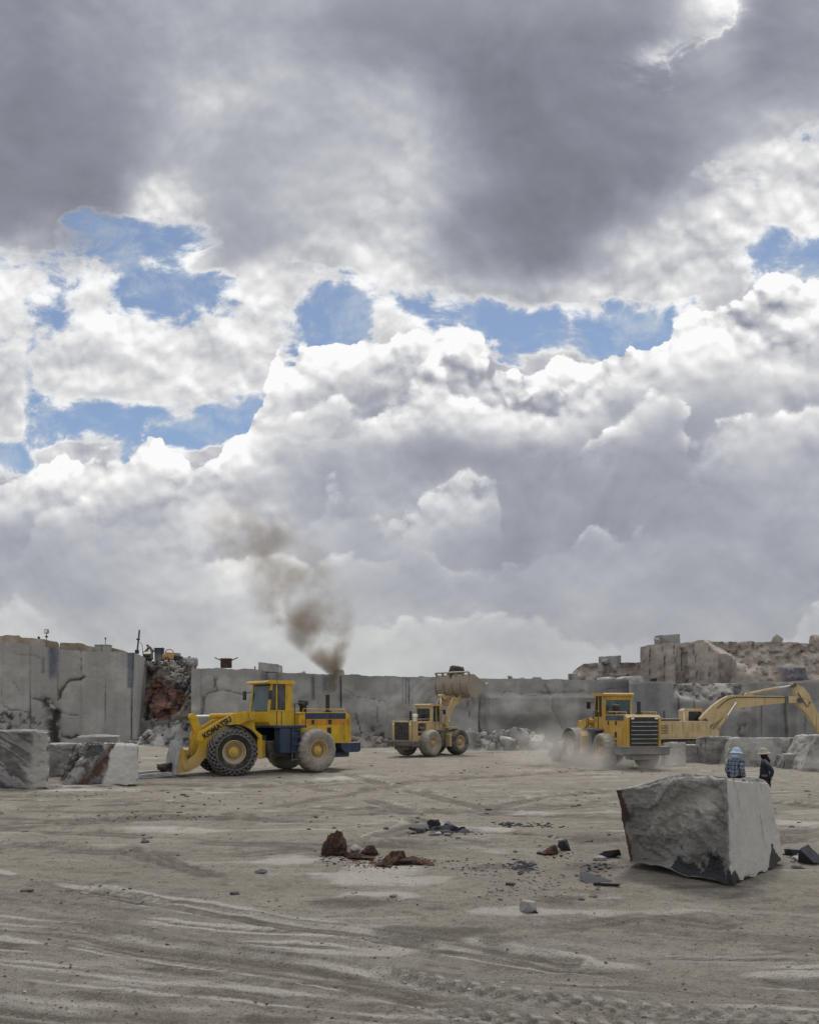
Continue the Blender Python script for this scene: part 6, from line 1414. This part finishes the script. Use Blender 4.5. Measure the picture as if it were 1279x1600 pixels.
lump(826, 1424, 28, 20, .25, 739, 'stone', 'lone rounded grey stone in the middle foreground', 'stone', planes=9)
shard(838, 1424, 8, 5, .1, 740, 'slate', 'tiny dark stone touching the lone rounded grey stone', 'stone')
shard(1268, 1352, 44, 27, .5, 741, 'slate', 'black angular rock cut off by the right edge', 'rock', rz=.8)
shard(1238, 1338, 26, 12, .3, 742, 'slate', 'small dark stone between the big block and the black rock', 'rock')
lump(1247, 1345, 16, 8, .2, 743, 'stone_light', 'small pale stone in front of the black rock at right', 'stone')
shard(1246, 1358, 24, 4, .2, 744, 'slate', 'flat dark chip on the pale ground right of the big block', 'stone')
shard(366, 1396, 18, 4, .12, 745, 'slate', 'thin dark shard alone in the left foreground', 'stone', tilt=.2)
shard(408, 1362, 22, 4, .2, 746, 'slate_grey', 'thin grey shard on the bare floor left of the red lumps', 'stone', tilt=.15)
# chips: heaps nobody could count
def scatter(name, spots, mat, label, seed, cat='chips', flat=.45):
    rs = np.random.RandomState(seed); D, F0 = ico(1); Vs = []; Fs = []; n = 0; rg = []
    for (x, y, s_) in spots:
        d = D*np.array([1, rs.uniform(.5, 1), rs.uniform(.3, 1)*flat])*rs.uniform(.75, 1.25, (len(D), 1))*s_*.5; a = rs.uniform(0, 6.28); c, q = math.cos(a), math.sin(a)
        Vs.append(np.stack([d[:, 0]*c-d[:, 1]*q+x, d[:, 0]*q+d[:, 1]*c+y, d[:, 2]], 1)); Fs.append(F0+n); n += len(D)
    xy = np.array([(x, y) for x, y, _ in spots]); z, _, _ = ground_fields(xy[:, 0].astype(float), xy[:, 1].astype(float))
    for v, zz in zip(Vs, z): v[:, 2] += zz+(v[:, 2].max()-v[:, 2].min())*.22
    o = mesh_np(name, np.concatenate(Vs), np.concatenate(Fs), M[mat], smooth_angle=20); tag(o, label, cat, kind='stuff'); return o
def pxspots(cx, cy, rx, ry, n, s0, s1, rs):
    out = []
    for i in range(n):
        q = gp(cx+rs.normal()*rx*.5, cy+rs.normal()*ry*.5); out.append((q[0], q[1], rs.uniform(s0, s1)**1))
    return out
rs = np.random.RandomState(3)
scatter('slate_chips', pxspots(818, 1351, 24, 8, 150, .03, .11, rs)+pxspots(805, 1289, 40, 5, 60, .04, .16, rs)+pxspots(845, 1291, 30, 4, 40, .04, .12, rs)+pxspots(750, 1356, 40, 10, 50, .02, .06, rs)+pxspots(722, 1306, 36, 5, 50, .03, .09, rs)+pxspots(690, 1304, 36, 6, 90, .04, .15, rs)+pxspots(940, 1355, 35, 14, 60, .03, .10, rs)+pxspots(1245, 1340, 20, 10, 40, .03, .10, rs)+pxspots(820, 1380, 60, 14, 60, .02, .06, rs), 'slate', 'dark slate chips strewn in small heaps over the middle of the pit floor', 3)
scatter('earth_crumbs', pxspots(600, 1345, 95, 7, 320, .015, .08, rs)+pxspots(570, 1352, 50, 8, 70, .015, .05, rs)+pxspots(868, 1334, 30, 5, 40, .03, .08, rs), 'earth_red', 'red-brown earth crumbs around the row of red lumps', 4)
sp = []
for i in range(2000):
    iy = rs.uniform(1/62, 1/7.0); y = 1/iy; x = rs.uniform(-.62, .62)*y; sp.append((x, y, (rs.uniform(.008, .028) if rs.rand() < .9 else rs.uniform(.03, .065))*(0.5+y/16)))
k = [i for i, s_ in enumerate(sp) if not (3.3 < s_[0] < 7 and 12.5 < s_[1] < 17)]
scatter('pebbles', [sp[i] for i in k if i % 3], 'stone', 'grey pebbles scattered over the dusty pit floor', 5)
scatter('pebbles', [sp[i] for i in k if i % 3 == 0]+pxspots(240, 1280, 120, 5, 120, .02, .09, rs)+pxspots(130, 1240, 110, 8, 60, .03, .10, rs), 'rock_dark', 'dark brown pebbles and clods scattered over the pit floor', 6)

cl = []
for i in range(3600):
    iy = rs.uniform(1/58, 1/12.0); y = 1/iy; x = rs.uniform(-.60, .60)*y
    if 3.0 < x < 7.2 and 12 < y < 17.4: continue
    if vnoise(np.array([[x*.35, y*.35, 0]]), 8)[0]+rs.uniform(-.6, .6) < 0: continue
    cl.append((x, y, min(.24, rs.exponential(.030)*(0.6+y/22)+.015)))
scatter('clods', cl, 'clod', 'small dark clods of dried mud strewn over the middle of the pit floor', 9, 'clods', flat=.5)
ch = []
for i in range(2600):
    iy = rs.uniform(1/16, 1/7.0); y = 1/iy; x = rs.uniform(-.62, .62)*y
    if 3.3 < x < 7 and 12.5 < y < 17: continue
    ch.append((x, y, min(.06, rs.exponential(.009)+.008)))
scatter('grit', ch, 'clod', 'fine dark grit in the near dust of the pit floor', 10, 'grit', flat=.6)

# ================================================================== smoke and dust
def ramp_of(x, pts):
    """scalar curve: pts (position 0-1, value 0-1)"""
    rp = S.nt.nodes.new('ShaderNodeValToRGB'); cr = rp.color_ramp; cr.interpolation = 'LINEAR'
    while len(cr.elements) < len(pts): cr.elements.new(0.5)
    for e, (p, v) in zip(cr.elements, pts): e.position = p
    for e, (p, v) in zip(cr.elements, pts): e.color = (v, v, v, 1)
    link(x, rp.inputs[0]); return S(rp.outputs[0])
st = L1.matrix_basis @ Vector((-3.5, 0, 3.60)); YS = st.y
sx = 639.5+st.x/YS*1280; sy = 1115-(st.z-CAM_H)/YS*1280
PL = [(sx, sy, 4, 9), (sx+4, sy-14, 6, 8), (sx+10, sy-32, 12, 6.5), (sx-4, 1022, 42, 2.2), (496, 990, 74, 1.25), (480, 964, 88, .85), (462, 925, 98, .42), (440, 892, 104, .34), (414, 858, 108, .34), (394, 832, 100, .44), (384, 806, 80, .40), (372, 770, 50, .1)]
pts = [((a-639.5)/1280*YS-st.x, (1115-b)/1280*YS+CAM_H-st.z, c/1280*YS) for a, b, c, d in PL]
z1 = pts[-1][1]+.6
# the plume leans away from the camera a little as it rises
lean = .10
mb = MB(); mb.tube([(x, z*lean, z) for x, z, r_ in [(pts[0][0], -.02, 0)]+pts], [pts[0][2]*1.05]+[p[2]*1.15 for p in pts], 24)
m = bpy.data.materials.new('exhaust_smoke'); m.use_nodes = True; S.nt = m.node_tree
for n in list(S.nt.nodes): S.nt.nodes.remove(n)
P = coords('Object'); x, y, z = sep(P); u = z*(1/z1)
N_ = lambda v: v*.05+.5
cx = (ramp_of(u, [(max(0, p[1]/z1), N_(p[0])) for p in pts])-.5)*20.0; rr = ramp_of(u, [(max(0, p[1]/z1), p[2]/3) for p in pts])*3.0; dn = ramp_of(u, [(max(0, p[1]/z1), q[3]/10) for p, q in zip(pts, PL)])*10.0
dx_, dy_ = (x-cx)/rr, (y-z*lean)/rr; d2 = (dx_*dx_+dy_*dy_)
n1 = noise(P, .55, 7, .62, .25); big = smooth(u, .02, .25)
den = smooth(d2, 1.0, .05)*dn*(smooth(n1, .42, .70)*1.22*big+(1.0-big)*.9)
vol = S.nt.nodes.new('ShaderNodeVolumePrincipled'); vol.inputs['Color'].default_value = (.37, .31, .24, 1); vol.inputs['Anisotropy'].default_value = .2
link(den, vol.inputs['Density']); out = S.nt.nodes.new('ShaderNodeOutputMaterial'); link(vol.outputs[0], out.inputs['Volume'])
o = mb.build('smoke', m, ang=180); o.location = st; tag(o, 'dark brown exhaust smoke rising and drifting left from the yellow loader', 'smoke', kind='stuff')
def dust(px_, py_, Y, rx, ry, rz_, dens, seed, label):
    D, F = ico(4); c = at(px_, py_, Y); V = D*np.array([rx, ry, rz_]); V[:, 2] = np.maximum(V[:, 2], .01-c.z)
    m = bpy.data.materials.new('raised_dust'); m.use_nodes = True; S.nt = m.node_tree
    for n in list(S.nt.nodes): S.nt.nodes.remove(n)
    P = coords('Object'); x, y, z = sep(P); d2 = (x*(1/rx))*(x*(1/rx))+(y*(1/ry))*(y*(1/ry))+(z*(1/rz_))*(z*(1/rz_))
    v = S.nt.nodes.new('ShaderNodeVectorMath'); v.operation = 'ADD'; link(P, v.inputs[0]); v.inputs[1].default_value = (seed*3.1, 0, 0)
    n1 = noise(S(v.outputs[0]), .7, 5, .6, .5); den = smooth(d2, 1.0, .0)*smooth(n1, .36, .66)*dens*smooth(z, rz_*.9, -rz_*.4)
    vol = S.nt.nodes.new('ShaderNodeVolumePrincipled'); vol.inputs['Color'].default_value = (.93, .89, .83, 1); link(den, vol.inputs['Density'])
    out = S.nt.nodes.new('ShaderNodeOutputMaterial'); link(vol.outputs[0], out.inputs['Volume'])
    o = mesh_np('dust_cloud', V, F, m, smooth_angle=180, loc=c); tag(o, label, 'dust', kind='stuff')
dust(868, 1176, 43.0, 3.2, 2.4, 2.3, .75, 1, 'tan dust cloud billowing left of the dusty loader by its front wheels')
dust(975, 1188, 39.6, 4.0, 1.6, 1.3, .85, 2, 'thin low dust drifting in front of the dusty loader wheels')
